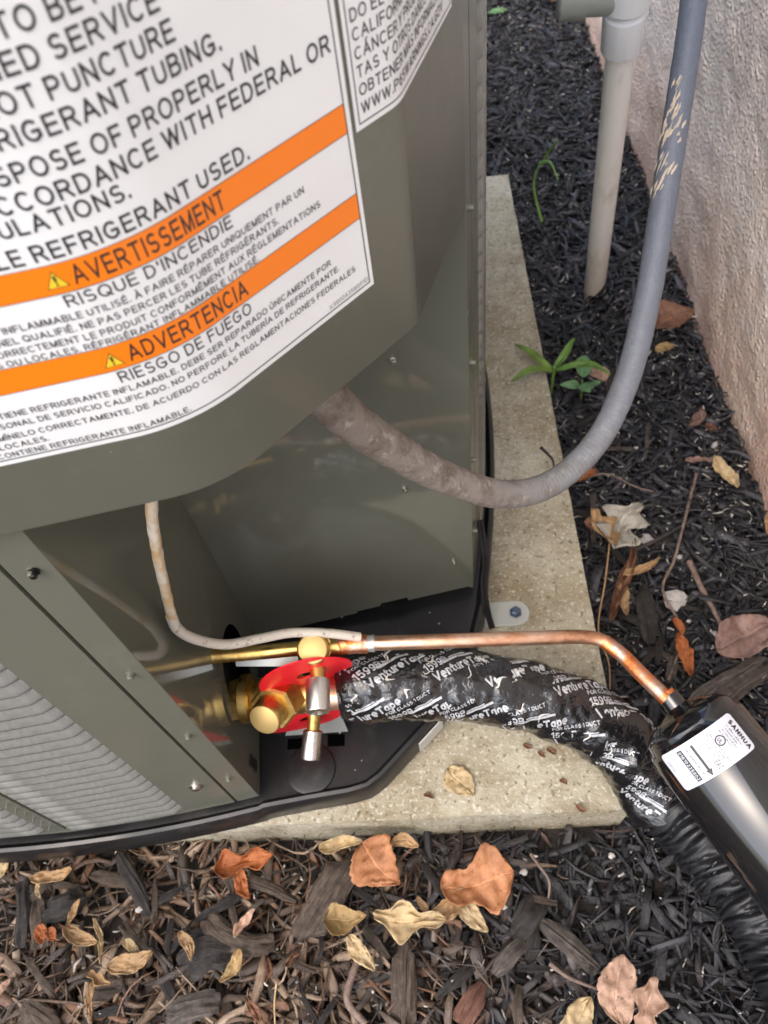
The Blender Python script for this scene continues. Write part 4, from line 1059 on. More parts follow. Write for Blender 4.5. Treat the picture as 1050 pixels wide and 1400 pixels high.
# ================================================================== MULCH
def smooth(a, b, x): t = np.clip((x - a) / (b - a), 0, 1); return t * t * (3 - 2 * t)
def chips(N, region, Lr, Wr, Tr, zr, tilt, seed, tonefn, name, seg=4):
    r = np.random.default_rng(seed); x0, x1, y0, y1 = region
    cx = r.uniform(x0, x1, N); cy = r.uniform(y0, y1, N)
    ok = ~((cx > -.705) & (cx < .124) & (cy > .137) & (cy < .958)) & (cx < .300)
    cx, cy = cx[ok], cy[ok]; N = len(cx)
    L = r.uniform(*Lr, N) * r.uniform(.5, 1.2, N); Wd = r.uniform(*Wr, N); T = r.uniform(*Tr, N)
    cz = GZ + r.uniform(*zr, N) + .018 * np.clip((cx - .22) / .08, 0, 1) * np.where(cy > 0, 1, .4)
    # the bed is a little lower right beside the slab
    near = ((cx < .20) & (cy > .13) & (cx > .12)) | ((cy > .06) & (cy < .14) & (cx < .12))
    cz = cz - .006 * near
    az = r.uniform(0, 2 * np.pi, N); pi_ = r.normal(0, tilt, N); roll = r.normal(0, .7, N)
    ca, sa = np.cos(az), np.sin(az); cp, sp_ = np.cos(pi_), np.sin(pi_)
    ex = np.stack([ca * cp, sa * cp, sp_], 1); ey0 = np.stack([-sa, ca, 0 * ca], 1); ez0 = np.cross(ex, ey0)
    ey = ey0 * np.cos(roll)[:, None] + ez0 * np.sin(roll)[:, None]; ez = np.cross(ex, ey)
    bend = r.normal(0, .10, N); bend2 = r.normal(0, .08, N); tw = r.normal(0, .5, N)
    verts = np.zeros((N, seg + 1, 4, 3)); c = np.stack([cx, cy, cz], 1)
    for k in range(seg + 1):
        t = k / seg - .5; endw = (1 - (abs(t) * 2) ** 3 * r.uniform(.1, .8, N)); w = Wd * endw * r.uniform(.75, 1.2, N); th = T * (1 - .4 * (abs(t) * 2) ** 2)
        ctr = c + ex * (L * t)[:, None] + ey * (bend * L * (4 * t * t - .5) + r.normal(0, .06, N) * Wd)[:, None] + ez * (bend2 * L * (4 * t * t - .5))[:, None]
        a = tw * t; eyk = ey * np.cos(a)[:, None] + ez * np.sin(a)[:, None]; ezk = np.cross(ex, eyk)
        for q, (p_, s_) in enumerate(((-.5, -.5), (.5, -.35), (.5, .35), (-.5, .5))):
            j = r.uniform(.6, 1.1, N); verts[:, k, q] = ctr + eyk * (p_ * w)[:, None] + ezk * (s_ * th * j)[:, None]
    nv = (seg + 1) * 4
    fq = [(k * 4 + q, k * 4 + (q + 1) % 4, (k + 1) * 4 + (q + 1) % 4, (k + 1) * 4 + q) for k in range(seg) for q in range(4)] + [(3, 2, 1, 0), (seg * 4, seg * 4 + 1, seg * 4 + 2, seg * 4 + 3)]
    fq = np.array(fq); F_ = (fq[None] + (np.arange(N) * nv)[:, None, None]).reshape(-1, 4)
    me = bpy.data.meshes.new(name); Vv = verts.reshape(-1, 3)
    # nothing pokes into the slab, the wall or above the pan
    me.vertices.add(len(Vv)); me.vertices.foreach_set('co', Vv.ravel()); me.loops.add(F_.size); me.loops.foreach_set('vertex_index', F_.ravel().astype(np.int32))
    me.polygons.add(len(F_)); me.polygons.foreach_set('loop_start', np.arange(0, F_.size, 4, dtype=np.int32)); me.polygons.foreach_set('loop_total', np.full(len(F_), 4, np.int32)); me.update(calc_edges=True)
    col = tonefn(cx, cy, r, N); colv = np.repeat(col, nv, axis=0) * r.uniform(.8, 1.2, (N * nv, 1)); colv = np.concatenate([colv, np.ones((N * nv, 1))], 1)
    at_ = me.color_attributes.new('tone', 'FLOAT_COLOR', 'POINT'); at_.data.foreach_set('color', colv.ravel())
    gr = np.zeros((N, seg + 1, 4, 3)); rs = r.uniform(0, 50, N)
    for k in range(seg + 1):
        for q in range(4): gr[:, k, q, 0] = (.0, 1., 1.25, 2.2)[q] * np.maximum(Wd / .004, .5) + rs; gr[:, k, q, 1] = k / seg * L * 16; gr[:, k, q, 2] = rs
    ag = me.attributes.new('grain', 'FLOAT_VECTOR', 'POINT'); ag.data.foreach_set('vector', gr.ravel())
    me.materials.append(MULCH); o = bpy.data.objects.new(name, me); COL.objects.link(o)
    return o
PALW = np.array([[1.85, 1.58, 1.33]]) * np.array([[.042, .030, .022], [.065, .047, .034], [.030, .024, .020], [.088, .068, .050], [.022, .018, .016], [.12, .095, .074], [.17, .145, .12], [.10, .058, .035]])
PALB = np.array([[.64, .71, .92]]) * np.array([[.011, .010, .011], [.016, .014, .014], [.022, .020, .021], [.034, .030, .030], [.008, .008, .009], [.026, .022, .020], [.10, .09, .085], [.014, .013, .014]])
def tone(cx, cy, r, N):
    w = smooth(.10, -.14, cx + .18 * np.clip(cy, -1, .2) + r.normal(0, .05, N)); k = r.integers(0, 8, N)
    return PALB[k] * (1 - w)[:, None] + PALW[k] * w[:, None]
def tone_pale(cx, cy, r, N):
    k = r.uniform(.12, .75, N)[:, None]; return k * np.array([[1, .95, .88]])
NEAR = (-.75, .30, -.32, .16); STRIP = (.11, .30, .13, 1.75)
kids = []
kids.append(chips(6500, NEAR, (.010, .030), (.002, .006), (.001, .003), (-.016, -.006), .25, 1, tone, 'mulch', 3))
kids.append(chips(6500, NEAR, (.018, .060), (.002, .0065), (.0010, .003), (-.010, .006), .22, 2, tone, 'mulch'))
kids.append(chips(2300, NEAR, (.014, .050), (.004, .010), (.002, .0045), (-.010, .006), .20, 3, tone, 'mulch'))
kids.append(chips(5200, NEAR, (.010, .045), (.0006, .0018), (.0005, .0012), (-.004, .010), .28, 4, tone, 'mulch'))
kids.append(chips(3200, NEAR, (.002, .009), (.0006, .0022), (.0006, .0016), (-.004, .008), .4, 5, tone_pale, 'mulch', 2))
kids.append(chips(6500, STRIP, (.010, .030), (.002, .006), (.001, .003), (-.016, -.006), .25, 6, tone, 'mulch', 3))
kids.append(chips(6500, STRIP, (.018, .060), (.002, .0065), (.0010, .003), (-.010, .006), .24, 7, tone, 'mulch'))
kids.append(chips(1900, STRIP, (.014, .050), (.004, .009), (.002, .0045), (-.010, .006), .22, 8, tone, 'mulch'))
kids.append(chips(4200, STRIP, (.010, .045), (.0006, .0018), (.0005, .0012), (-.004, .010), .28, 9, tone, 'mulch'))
kids.append(chips(4600, STRIP, (.002, .011), (.0004, .0017), (.0006, .0016), (-.004, .008), .4, 10, tone_pale, 'mulch', 2))  # pale fragments, part of them glints put into the chip colour
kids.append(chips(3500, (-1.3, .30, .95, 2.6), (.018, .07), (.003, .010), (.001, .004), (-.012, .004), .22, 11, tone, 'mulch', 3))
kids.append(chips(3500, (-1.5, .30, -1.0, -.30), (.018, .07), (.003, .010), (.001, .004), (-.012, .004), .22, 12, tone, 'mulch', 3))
for o in kids: o['kind'] = 'stuff'; o['label'] = 'dark shredded bark mulch covering the bed'

# ---- larger bark pieces that can be told apart
def grain_attr(o, n, seg, seedv):
    me = o.data; N = len(me.vertices); idx = np.arange(N); th = 2 * np.pi * (idx % n) / n; ss = (idx // n) * seg
    g = np.stack([np.cos(th) * 1.4 + seedv, np.sin(th) * 1.4, ss * 14], 1); a = me.attributes.new('grain', 'FLOAT_VECTOR', 'POINT'); a.data.foreach_set('vector', g.astype(np.float32).ravel())
def bark_piece(pts, r, flat, mat, label, group=None, seedv=0, name='bark_piece'):
    P_ = np.array(pts); L_ = np.linalg.norm(np.diff(P_, axis=0), axis=1).sum()
    e0, e1 = random.uniform(.004, .014), random.uniform(.004, .014); ph = random.uniform(0, 6)
    def rad(s, th):
        c = Vector((math.cos(th) * 2.6 + seedv, math.sin(th) * 2.6, s * 16)); e = 1 + .30 * noise.noise(c) + .26 * noise.noise(c * 2.3) + .12 * noise.noise(Vector((seedv, 3, s * 60)))
        k = math.sqrt(1 / (math.cos(th) ** 2 / flat ** 2 + math.sin(th) ** 2))
        d0, d1 = s + .006 * math.sin(2 * th + ph), (L_ - s) + .006 * math.sin(3 * th + ph)
        end = min(1, max(.10, d0 / e0)) ** .7 * min(1, max(.10, d1 / e1)) ** .7
        return r * e * k * end
    mb = MB(); mb.sweep(pts, rad, 22, .0022); o = mb.build(name, mat, None, 38); grain_attr(o, 22, .0022, seedv); tag(o, label, 'bark', group); return o
ZM = GZ + .006
bark_piece([at(478, 1178, ZM), at(450, 1220, ZM + .004), at(408, 1285, ZM)], .0125, .5, BARK[0], 'broad brown bark slab leaning near the round orange leaf', seedv=1)
bark_piece([at(283, 1256, ZM + .004), at(310, 1278, ZM + .005), at(345, 1293, ZM + .003), at(375, 1288, ZM)], .0075, .7, BARK[0], 'curved brown bark strip with a rounded end beside the broad bark slab', seedv=2)
bark_piece([at(250, 1325, ZM), at(285, 1300, ZM + .004), at(325, 1305, ZM)], .0125, .6, BARK[1], 'dark cracked bark chunk with pale broken end', seedv=3)
bark_piece([at(228, 1385, ZM), at(280, 1372, ZM + .003), at(300, 1372, ZM)], .0095, .5, BARK[2], 'wide greyish flat bark block at the mulch edge', seedv=4)
bark_piece([at(30, 1372, ZM), at(62, 1395, ZM + .003), at(90, 1418, ZM)], .0095, .5, BARK[0], 'pinkish brown split bark stick', seedv=5)
bark_piece([at(60, 1245, ZM), at(90, 1240, ZM + .005), at(115, 1225, ZM)], .0095, .7, BARK[1], 'stubby dark bark lump beside a white crusted chip', seedv=6)
bark_piece([at(320, 1198, ZM + .006), at(370, 1214, ZM + .008), at(405, 1232, ZM + .003)], .0042, .8, BARK[0], 'thin straight bark stick crossing the rust leaf', seedv=7)
bark_piece([at(735, 1228, ZM), at(720, 1256, ZM + .005), at(700, 1282, ZM)], .0095, .45, BARK[1], 'flat charcoal bark flake with pointed lower tip', seedv=8)
bark_piece([at(735, 1258, ZM), at(775, 1290, ZM + .005), at(818, 1326, ZM)], .0068, .6, BARK[2], 'long grey bark splinter pointing at the leaf pair', seedv=9)
bark_piece([at(676, 1332, ZM), at(700, 1302, ZM + .005), at(717, 1288, ZM)], .0058, .7, BARK[2], 'short grey stick with a chewed pale end', seedv=10)
bark_piece([at(628, 1400, ZM), at(645, 1370, ZM + .004), at(660, 1345, ZM)], .0075, .5, BARK[3], 'reddish cedar shaving with a light edge', seedv=11)
bark_piece([at(555, 1285, ZM), at(552, 1335, ZM + .004), at(552, 1400, ZM)], .0088, .6, BARK[0], 'long upright brown bark plank below the pale winged leaf', seedv=12)
bark_piece([at(30, 1205, ZM), at(32, 1250, ZM + .004), at(28, 1296, ZM)], .0052, .8, BARK[1], 'slim dark stick standing beside a brown bark strip', seedv=13)
bark_piece([at(50, 1225, ZM), at(52, 1262, ZM + .004), at(54, 1296, ZM)], .0065, .6, BARK[0], 'brown bark strip beside the slim dark stick', seedv=14)
bark_piece([at(160, 1170, ZM), at(188, 1215, ZM + .006), at(205, 1250, ZM)], .0058, .6, BARK[1], 'slanting dark bark stick near a white flecked chip', seedv=15)
bark_piece([at(945, 985, ZM), at(985, 950, ZM + .008), at(1050, 905, ZM + .004)], .0115, .6, BARK[2], 'thick grey weathered bark piece behind the drier', seedv=16)
bark_piece([at(878, 800, ZM), at(884, 840, ZM + .004), at(890, 880, ZM)], .0085, .5, BARK[1], 'charcoal bark slat between the long twig and the slab', seedv=17)
REF = [(342, 1190, 'bright rust leaf'), (520, 1188, 'round orange leaf'), (652, 1208, 'crumpled orange leaf'), (476, 1260, 'folded olive leaf'), (496, 1306, 'cream pointed leaf'), (563, 1258, 'pale winged leaf'),
       (84, 1200, 'curved tan leaf'), (66, 1278, 'brick red leaf fragment'), (124, 1280, 'boat shaped tan leaf'), (189, 1314, 'smooth tan leaf'), (140, 1370, 'dangling tan leaf strip'), (260, 1295, 'flat olive tan leaf'), (320, 1322, 'dull tan leaf'),
       (848, 1355, 'upright pinkish leaf'), (785, 1395, 'straw yellow leaf'), (775, 1290, 'long grey splinter'), (644, 1372, 'reddish cedar shaving'), (552, 1340, 'upright brown bark plank'), (443, 1230, 'broad brown bark slab'), (330, 1285, 'curved bark strip'),
       (372, 1328, 'reddish brown leaf curl'), (738, 1195, 'small reddish twig'), (855, 730, 'greyish lobed leaf'), (870, 790, 'curled tan leaf blade'), (845, 810, 'long narrow reddish leaf'), (922, 820, 'angular white stone chip'), (968, 820, 'split pinkish twig'),
       (986, 660, 'pale folded leaf'), (1015, 885, 'dusty mauve leaf'), (933, 905, 'narrow orange brown leaf'), (914, 458, 'wide brown leaf'), (945, 585, 'curled mauve leaf'), (790, 525, 'little green weed'), (800, 660, 'frayed rust leaf'), (930, 735, 'long thin twig')]
TONE = ('brown', 'dark', 'greyish brown', 'reddish')
def beside(px, py): return min(REF, key=lambda r: (r[0] - px) ** 2 + (r[1] - py) ** 2)[2]
for i in range(34):
    px, py = random.uniform(10, 840), random.uniform(1185, 1395)
    if py < 1185 - (px - 420) * .03: continue
    a = random.uniform(0, math.pi); L_ = random.uniform(22, 48); dx, dy = math.cos(a) * L_, math.sin(a) * L_
    bark_piece([at(px - dx, py - dy, ZM - .002), at(px + random.uniform(-3, 3), py, ZM + random.uniform(.001, .006)), at(px + dx, py + dy, ZM - .002)], random.uniform(.0018, .0042), random.uniform(.3, .7), BARK[bt := random.choice((0, 0, 1, 2, 1) if px < 520 else (1, 1, 2, 0))],
               ('long ' if L_ > 35 else 'short ') + TONE[bt] + ' bark sliver lying near the ' + beside(px, py), 'bark slivers in front of the slab', 30 + i)
for i in range(22):
    px, py = random.uniform(800, 1040), random.uniform(420, 930)
    P = at(px, py, ZM)
    if P[0] < .135 or P[0] > .285: continue
    a = random.uniform(0, math.pi); L_ = random.uniform(16, 36); dx, dy = math.cos(a) * L_, math.sin(a) * L_
    bark_piece([at(px - dx, py - dy, ZM - .002), at(px, py, ZM + random.uniform(.001, .006)), at(px + dx, py + dy, ZM - .002)], random.uniform(.0022, .0045), random.uniform(.3, .6), BARK[bt := random.choice((1, 1, 1, 2))],
               ('long ' if L_ > 26 else 'short ') + TONE[bt] + ' bark sliver near the ' + beside(px, py) + ' by the wall', 'bark slivers between slab and wall', 70 + i)

# ---- twigs
def twig(pxs, r, label, z=ZM + .008, mat=TWIG, r1=None, nm='twig', cat='twig'):
    P = [at(p[0], p[1], z + (p[2] if len(p) > 2 else 0)) for p in pxs]; r1 = r1 or r * .6; Ltot = sum(np.linalg.norm(P[i + 1] - P[i]) for i in range(len(P) - 1))
    mb = MB(); mb.sweep(P, lambda s, t: (r + (r1 - r) * min(1, s / Ltot)) * (1 + .18 * noise.noise(Vector((math.cos(t), math.sin(t), s * 160)))), 10, .003)
    tag(mb.build(nm, mat, None, 60), label, cat)
twig([(952, 648), (935, 715, .004), (922, 765, .004), (906, 806, .002), (928, 850), (931, 880), (914, 930, -.004)], .0016, 'long thin reddish twig bending through the mulch near the wall')
twig([(943, 768), (957, 800, .002), (975, 833, .003), (992, 868)], .0030, 'straight pinkish brown split twig beside the long thin twig', r1=.0016)
twig([(860, 755), (890, 742, .002), (945, 712)], .0022, 'dark crooked twig crossing the long thin twig', mat=BARK[1])
twig([(795, 655), (830, 648), (870, 666, .003), (893, 672)], .0012, 'short straw coloured stem by the bend of the conduit')
twig([(752, 1318), (775, 1335, .004), (800, 1346, .003), (825, 1355)], .0016, 'pinkish forked twig touching the standing tan leaf')
twig([(726, 1168), (738, 1185, .003), (751, 1205, .003), (750, 1228)], .0013, 'small reddish twig below the slab front edge')
twig([(490, 1310), (478, 1345, .003), (476, 1372, .003), (500, 1400)], .0026, 'pale peeling twig under the folded olive leaf', r1=.0024)
twig([(378, 1345), (375, 1372), (376, 1400)], .0007, 'single dry yellow straw standing at the mulch front', mat=LF['pale'])
twig([(838, 700), (828, 790, .002), (818, 860), (832, 905, -.002), (834, 945, -.004)], .0009, 'thin straw stem along the slab side', mat=LF['tan'])
twig([(740, 612, .044), (755, 628, .048), (757, 640, .046)], .0016, 'dark curled twig scrap on the slab edge', mat=BARK[1])

# ---- fallen leaves
def leaf(base, tip, wid, mat, label, curl=.25, fold=.25, twist=0., lobes=0, z=None, lift=.008, shape=.8, name='fallen_leaf', cat='leaf', group=None, seed=0, z1=None, alive=False):
    z = GZ + .010 if z is None else z
    B = at(*base, z) if len(base) == 2 else V(*base); Tp = at(*tip, z if z1 is None else z1) if len(tip) == 2 else V(*tip)
    rr = random.Random(seed * 13 + 5)
    ex = unit(Tp - B); L_ = np.linalg.norm(Tp - B); ey = unit(np.cross(V(0, 0, 1), ex)); ez = np.cross(ex, ey); nU, nV = 30, 12; v = []; f = []; uvw = []
    roll = 0.15 + fold * 2.4 * rr.uniform(.6, 1.3); bendc = curl * 3.2 * rr.uniform(.5, 1.2) * (1 if not alive else -1); sk = rr.uniform(-.12, .12)
    a_, b_ = .62 + .25 * (shape - .8), .88 - .3 * (shape - .8); tm = a_ / (a_ + b_); nm = tm ** a_ * (1 - tm) ** b_
    for i in range(nU + 1):
        t = i / nU; w = wid * (max(0, t) ** a_ * max(0, 1 - t) ** b_ / nm) * L_ / 2 + .0004
        if lobes: w *= 1 + .38 * math.sin(t * math.pi * lobes * 2 + seed)
        ang = bendc * (t - .5); xx = (math.sin(ang) / bendc + .5) * L_ if abs(bendc) > .02 else t * L_; zc = (1 - math.cos(ang)) / bendc * L_ if abs(bendc) > .02 else 0
        for j in range(nV + 1):
            q = 2 * j / nV - 1; c = Vector((t * 3 + seed, q * 1.5, seed * .7))
            edge = 1 + (.16 * noise.noise(Vector((t * 9, seed * 3.1, 4. if q > 0 else 0.))) + .12 * noise.noise(Vector((t * 26, seed, 9. if q > 0 else 2.)))) * abs(q) * (0 if alive else 1)
            rl_ = roll * (1 + .7 * noise.noise(Vector((t * 2.2, seed, 1.7 if q > 0 else -1.7))))
            yy = math.sin(q * rl_) / rl_ * w * edge; zz = (1 - math.cos(q * rl_)) / rl_ * w + zc
            cr = 0.25 if alive else 1.25
            zz += cr * ((.10 * abs(noise.noise(c * 1.4)) + .05 * noise.noise(c)) * L_ + .034 * L_ * noise.noise(c * 2.7) + .012 * L_ * noise.noise(c * 7)) + twist * q * w * (t - .5) * 2 - .012 * L_ * math.exp(-(q / .12) ** 2)
            v.append(B + ex * xx + ey * (yy + L_ * (sk * math.sin(t * math.pi) + .02 * math.sin(t * 7 + seed))) + ez * zz + V(0, 0, lift)); uvw.append((t, q, seed))
    m = nV + 1
    for i in range(nU):
        for j in range(nV): f.append((i * m + j, (i + 1) * m + j, (i + 1) * m + j + 1, i * m + j + 1))
    mb = MB().add(v, f); o = mb.build(name, mat, None, 70, .0004)
    ag = o.data.attributes.new('leafco', 'FLOAT_VECTOR', 'POINT'); ag.data.foreach_set('vector', np.array(uvw, np.float32).ravel())
    if label: tag(o, label, cat, group)
    return o
leaf((497, 1160), (548, 1216), .82, LF['orange'], 'round flat orange brown leaf lying against the slab front', .15, .26, .15, lobes=.6, seed=1, shape=.95, lift=.012)
leaf((604, 1222), (702, 1199), .78, LF['orange'], 'large crumpled orange leaf with a pointed tip', .25, .42, .5, lobes=1.2, seed=2, shape=1.1, lift=.014)
leaf((640, 1222), (588, 1256), .55, LF['tan'], 'curled tan leaf tucked under the crumpled orange leaf', .2, .5, 0, seed=3, lift=.010)
leaf((628, 1222), (668, 1276), .42, LF['pale'], 'pointed light tan leaf below the crumpled orange leaf', .1, .25, 0, seed=4, lift=.009)
leaf((300, 1195), (384, 1172), .55, LF['rust'], 'bright rust leaf bent double beside the slab front', .5, .5, .5, lobes=2, seed=5, lift=.012)
leaf((330, 1190), (345, 1232), .45, LF['rust'], 'torn rust leaf scrap hanging under the thin bark stick', .2, .3, 0, seed=6, lift=.006)
leaf((447, 1262), (506, 1256), .70, LF['olive'], 'folded olive tan leaf resting below the broad bark slab', .3, .5, .5, lobes=.8, seed=7, shape=.8, lift=.010)
leaf((478, 1282), (514, 1330), .40, LF['pale'], 'cream pointed leaf half under the folded olive leaf', .1, .3, 0, seed=8, lift=.010)
leaf((512, 1255), (614, 1262), .42, LF['pale'], 'pale curled leaf with two wing like lobes', .35, .5, .3, lobes=2, seed=9, lift=.012)
leaf((440, 1166), (500, 1155), .45, LF['pale'], 'pale leaf edge curling at the slab foot next to the round orange leaf', .3, .5, .2, seed=10, lift=.012)
leaf((535, 1155), (574, 1160), .45, LF['tan'], 'small tan leaf wedged under the slab edge', .1, .3, 0, seed=11, lift=.008)
leaf((55, 1208), (112, 1192), .38, LF['tan'], 'curved tan leaf with upturned end under the black pan', .4, .5, .4, seed=12, lift=.012)
leaf((64, 1204), (66, 1232), .2, LF['pale'], 'thin pale leaf sliver hanging from the curved tan leaf', .2, .3, 0, seed=13, lift=.012)
leaf((-15, 1212), (28, 1172), .60, LF['pale'], 'pale green tinged leaf in front of the louvered panel', .1, .2, 0, seed=14, lift=.010)
leaf((105, 1266), (120, 1232), .32, LF['tan'], 'narrow tan leaf tip curled upward', .3, .6, .3, seed=15, lift=.012)
leaf((102, 1268), (146, 1290), .45, LF['tan'], 'boat shaped tan leaf joined to a narrow curled tip', .3, .6, .2, seed=16, lift=.012)
leaf((142, 1258), (150, 1320), .13, LF['pale'], 'thin straw coloured leaf strip', .2, .4, .2, seed=17, lift=.012)
leaf((158, 1325), (220, 1303), .42, LF['tan'], 'smooth tan leaf with a sharp turned tip', .2, .35, .2, seed=18, lift=.013)
leaf((176, 1288), (196, 1306), .5, LF['pale'], 'cream leaf stub behind the smooth tan leaf', .1, .3, 0, seed=19, lift=.009)
leaf((134, 1332), (165, 1348), .55, LF['tan'], 'crumpled tan leaf above a dangling strip', .4, .6, .5, lobes=2, seed=20, lift=.014)
leaf((142, 1340), (138, 1398), .26, LF['tan'], 'dangling tan leaf strip pointing away from the unit', .2, .5, .3, seed=21, lift=.013)
leaf((252, 1276), (268, 1315), .38, LF['tan'], 'flat olive tan leaf beside the dark cracked chunk', .1, .2, 0, seed=22, lift=.010)
leaf((335, 1300), (308, 1345), .36, LF['olive'], 'dull tan leaf below the curved bark strip', .1, .2, 0, seed=23, lift=.010)
leaf((62, 1265), (66, 1292), .7, LF['rust'], 'small brick red leaf fragment beside a brown strip', .1, .3, 0, seed=24, lift=.008)
leaf((72, 1272), (82, 1288), .8, LF['rust'], 'tiny brick red leaf crumb next to its fragment', .1, .3, 0, seed=25, lift=.008)
leaf((325, 1285), (355, 1245), .3, LF['pink'], 'pinkish thin leaf curl above the curved bark strip', .3, .5, .2, seed=26, lift=.007)
leaf((368, 1345), (372, 1310), .5, LF['brown'], 'dark reddish brown leaf curl standing on edge', .3, .7, .2, seed=27, lift=.008)
leaf((395, 1325), (415, 1305), .8, LF['brown'], 'rolled reddish brown leaf ball', .5, .8, .3, seed=28, lift=.010)
leaf((360, 1398), (340, 1364), .35, LF['brown'], 'bent brown leaf strip at the mulch front', .3, .5, .2, seed=29, lift=.010)
leaf((0, 1362), (26, 1338), .40, LF['pink'], 'small pinkish tan leaf beside mulch fragments', .2, .4, 0, seed=30, lift=.010)
leaf((846, 1404), (848, 1308), .62, LF['pink'], 'upright pinkish tan leaf with a sharp tip and toothed edge', .06, .12, 0, seed=31, shape=1.15, lift=.014)
leaf((880, 1415), (892, 1338), .60, LF['pink'], 'ragged pinkish leaf next to the upright pinkish leaf', .15, .3, .2, lobes=2, seed=32, shape=1.1, lift=.012)
leaf((765, 1420), (806, 1366), .55, LF['pale'], 'straw yellow leaf tip beside the upright leaf', .1, .25, 0, seed=33, shape=1.1, lift=.012)
leaf((585, 1250), (572, 1228), .5, LF['tan'], 'small brown leaf flap by the curled tan leaf', .2, .4, 0, seed=34, lift=.009)
# between slab and wall
leaf((808, 712), (840, 762), .75, LF['tan'], 'crumpled tan leaf against the slab side', .4, .6, .4, lobes=2, seed=40, lift=.012)
leaf((797, 722), (838, 722), .6, LF['brown'], 'brown torn leaf under the crumpled tan leaf', .1, .3, 0, seed=41, lift=.008)
leaf((835, 762), (872, 700), .62, LF['grey'], 'greyish white lobed leaf next to the crumpled tan leaf', .1, .15, 0, lobes=2.5, seed=42, lift=.013)
leaf((828, 862), (862, 752), .17, LF['brown'], 'long narrow reddish brown leaf along the slab side', .08, .5, 0, seed=43, lift=.013)
leaf((845, 802), (898, 778), .28, LF['tan'], 'tan curled leaf blade pointing towards the wall', .35, .7, .4, seed=44, lift=.014)
leaf((846, 808), (852, 852), .40, LF['tan'], 'small curved tan leaf beside the long narrow leaf', .4, .6, .3, seed=45, lift=.012)
leaf((970, 640), (1002, 682), .42, LF['pale'], 'pale folded leaf at the wall foot', .25, .6, .2, seed=46, lift=.014)
leaf((932, 642), (975, 645), .2, LF['mauve'], 'thin purplish leaf stalk beside the pale folded leaf', .1, .4, 0, seed=47, lift=.014)
leaf((885, 470), (942, 446), .85, LF['brown'], 'wide brown leaf leaning on the wall behind the conduit', .3, .4, .3, seed=48, lift=.016)
leaf((894, 486), (920, 478), .6, LF['olive'], 'greenish brown leaf under the wide brown leaf', .1, .3, 0, seed=49, lift=.006)
leaf((936, 600), (955, 570), .55, LF['mauve'], 'curled mauve leaf ring near the wall', .9, .7, .3, seed=50, lift=.010)
leaf((960, 590), (985, 600), .5, LF['brown'], 'small dark red leaf touching a white chip', .3, .5, 0, seed=51, lift=.009)
leaf((975, 905), (1060, 868), .62, LF['mauve'], 'large dusty mauve leaf lying above the drier', .08, .2, 0, seed=52, shape=.9, lift=.014)
leaf((918, 852), (930, 876), .5, LF['rust'], 'reddish leaf scrap on the long thin twig', .2, .4, 0, seed=53, lift=.009)
leaf((925, 875), (942, 932), .34, LF['rust'], 'narrow orange brown leaf pointing down at the drier', .1, .5, 0, seed=54, lift=.011)
leaf((788, 668), (812, 652), .75, LF['rust'], 'frayed rust coloured leaf below the conduit bend', .3, .6, .3, lobes=2, seed=55, lift=.010)
leaf((1040, 745), (1062, 690), .5, LF['tan'], 'tan leaf edge standing against the wall base', .3, .5, 0, seed=56, lift=.012)
leaf((760, 22), (748, -8), .5, LF['pale'], 'whitish leaf tip near the drain fitting', .2, .3, 0, seed=57, lift=.02)
leaf((667, 37), (694, 33), .55, LF['bluegreen'], 'single green leaf beyond the back of the slab', .1, .2, 0, seed=58, lift=.02, cat='leaf')
leaf((826, 532), (800, 508), .7, LF['pink'], 'pinkish dry leaf under the little weed', .2, .4, 0, seed=59, lift=.01)
# scraps on the slab
leaf((612, 1052), (648, 1088), .75, LF['pale'], 'flat cream leaf stuck to the slab front', .02, .03, 0, seed=60, lift=.0015, z=0.0)
for i, (px, py) in enumerate(((720, 1022), (740, 1032), (752, 1028), (770, 1070), (585, 1090), (792, 1105))):
    leaf((px - 5, py - 3), (px + random.uniform(4, 9), py + random.uniform(2, 6)), .5, LF['brown'], 'tiny dark brown debris flake on the concrete slab', .2, .4, 0, seed=70 + i, lift=.0018, z=0.0, name='debris_flake', cat='debris', group='debris flakes on the slab')

# ---- living plants
def blade(parent, base, tip, wid, mat, arch, name='leaf_blade', seed=0):
    o = leaf(base, tip, wid, mat, None, arch, .25, 0, lift=0, shape=.8, name=name, seed=seed, alive=True); o.parent = parent; return o
w1 = thing('weed', 'little green weed with strap leaves growing at the slab edge', 'plant')
wbz = at(752, 507, GZ)
def ap(px, py, z): return tuple(at(px, py, z))
for k, (tip, z, wd, mt) in enumerate((((704, 465), .012, .20, 'yellowgreen'), ((698, 516), .010, .20, 'yellowgreen'), ((786, 461), .020, .22, 'green'), ((836, 506), .010, .20, 'green'), ((806, 492), .012, .2, 'green'))):
    blade(w1, ap(758, 502, .006), ap(*tip, z + .004), wd, LF[mt], .3, seed=k)
mb = MB(); mb.sweep([at(752, 545, GZ - .01), at(755, 524, -.02), at(758, 502, .007)], .0016, 8, .003); mb.build('stem', LF['green'], w1)
w2 = thing('seedling', 'small seedling with rounded blue green leaves beside the weed', 'plant')
for k, (b_, t_, wd) in enumerate((((797, 515), (799, 484), .62), ((793, 524), (766, 526), .55), ((794, 525), (806, 535), .9), ((806, 526), (822, 522), .7))):
    blade(w2, ap(*b_, -.012), ap(*t_, -.006), wd, LF['bluegreen'], .2, seed=k + 10)
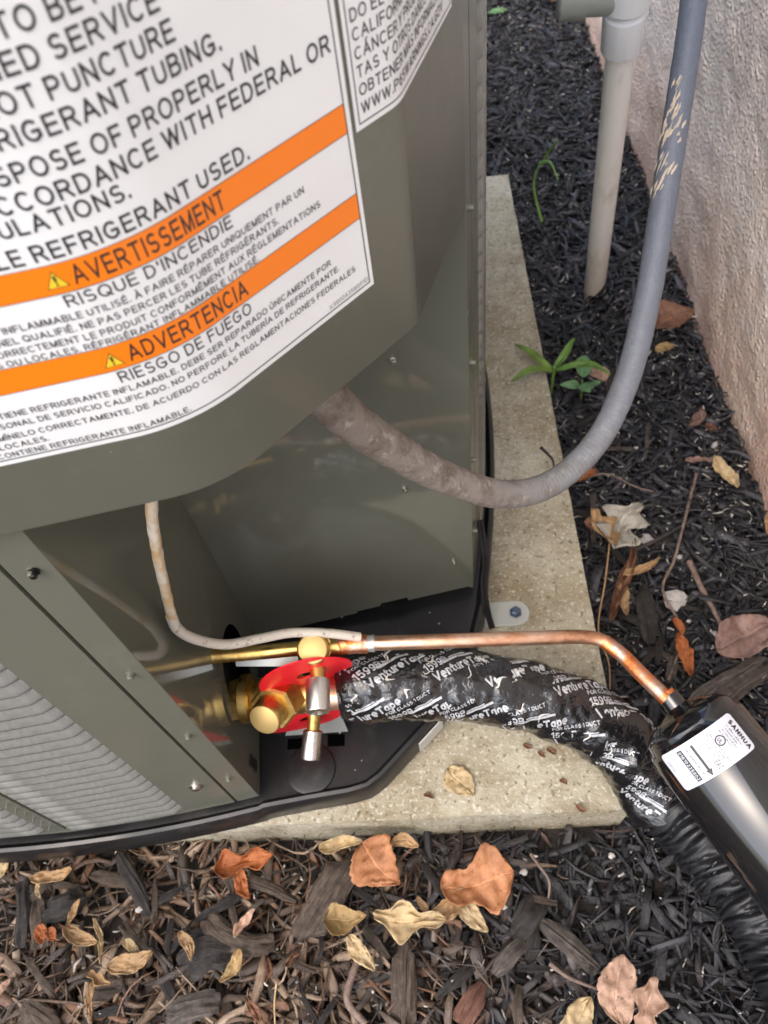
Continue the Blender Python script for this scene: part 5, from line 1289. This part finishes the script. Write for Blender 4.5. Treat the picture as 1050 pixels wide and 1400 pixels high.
mb = MB(); mb.sweep([at(794, 548, GZ - .01), at(795, 535, -.03), at(796, 520, -.012)], .0011, 8, .003); mb.build('stem', LF['green'], w2)
w3 = thing('grass_tuft', 'bright bent grass blades growing behind the slab corner', 'plant')
for k, (b_, m_, t_) in enumerate((((741, 305), (730, 255), (738, 222)), ((738, 224), (752, 222), (763, 246)), ((742, 222), (752, 205), (762, 192)))):
    P0, P1, P2 = at(*b_, GZ), at(*m_, GZ + .03), at(*t_, GZ + .06 if k != 1 else GZ + .03)
    mb = MB(); mb.sweep([P0, P1, P2], lambda s, t: .0007 + .0022 * abs(math.cos(t)) * max(.1, 1 - s / .11), 8, .004); mb.build('grass_blade', LF['green'], w3)

# ---- pale pebbles and chips
def pebble(px, py, r, label, z=ZM + .004, sq=.6, seed=0, mat=PEBBLE, group=None):
    bm = bmesh.new(); bmesh.ops.create_icosphere(bm, subdivisions=2, radius=r); c = at(px, py, z)
    for v_ in bm.verts:
        k = 1 + .75 * noise.noise(v_.co * (1.3 / r) + Vector((seed, 0, 0))); v_.co = Vector((v_.co.x * k * 1.15, v_.co.y * k, v_.co.z * sq)) + Vector(c)
    me = bpy.data.meshes.new('pebble'); bm.to_mesh(me); bm.free(); me.materials.append(mat); me.shade_smooth(); me.set_sharp_from_angle(angle=RAD(25))
    o = bpy.data.objects.new('pebble', me); COL.objects.link(o); tag(o, label, 'pebble', group)
pebble(922, 820, .0085, 'angular white stone chip beside the long thin twig', seed=1)
pebble(884, 738, .0052, 'white pebble touching the greyish lobed leaf', seed=2)
pebble(979, 606, .0060, 'white chip beside the small dark red leaf', seed=3)
for i, (px, py) in enumerate(((929, 761), (942, 849), (977, 866), (818, 820), (870, 612))):
    pebble(px, py, random.uniform(.0014, .0026), 'small pale pebble between slab and wall near the ' + beside(px, py), seed=10 + i, group='pebbles between slab and wall')
for i, (px, py) in enumerate(((190, 1243), (110, 1375), (78, 1250), (716, 1192), (690, 1240), (620, 1342), (836, 1170))):
    pebble(px, py, random.uniform(.0012, .0024), 'small pale pebble in the mulch near the ' + beside(px, py), seed=30 + i, group='pebbles in front of the slab')
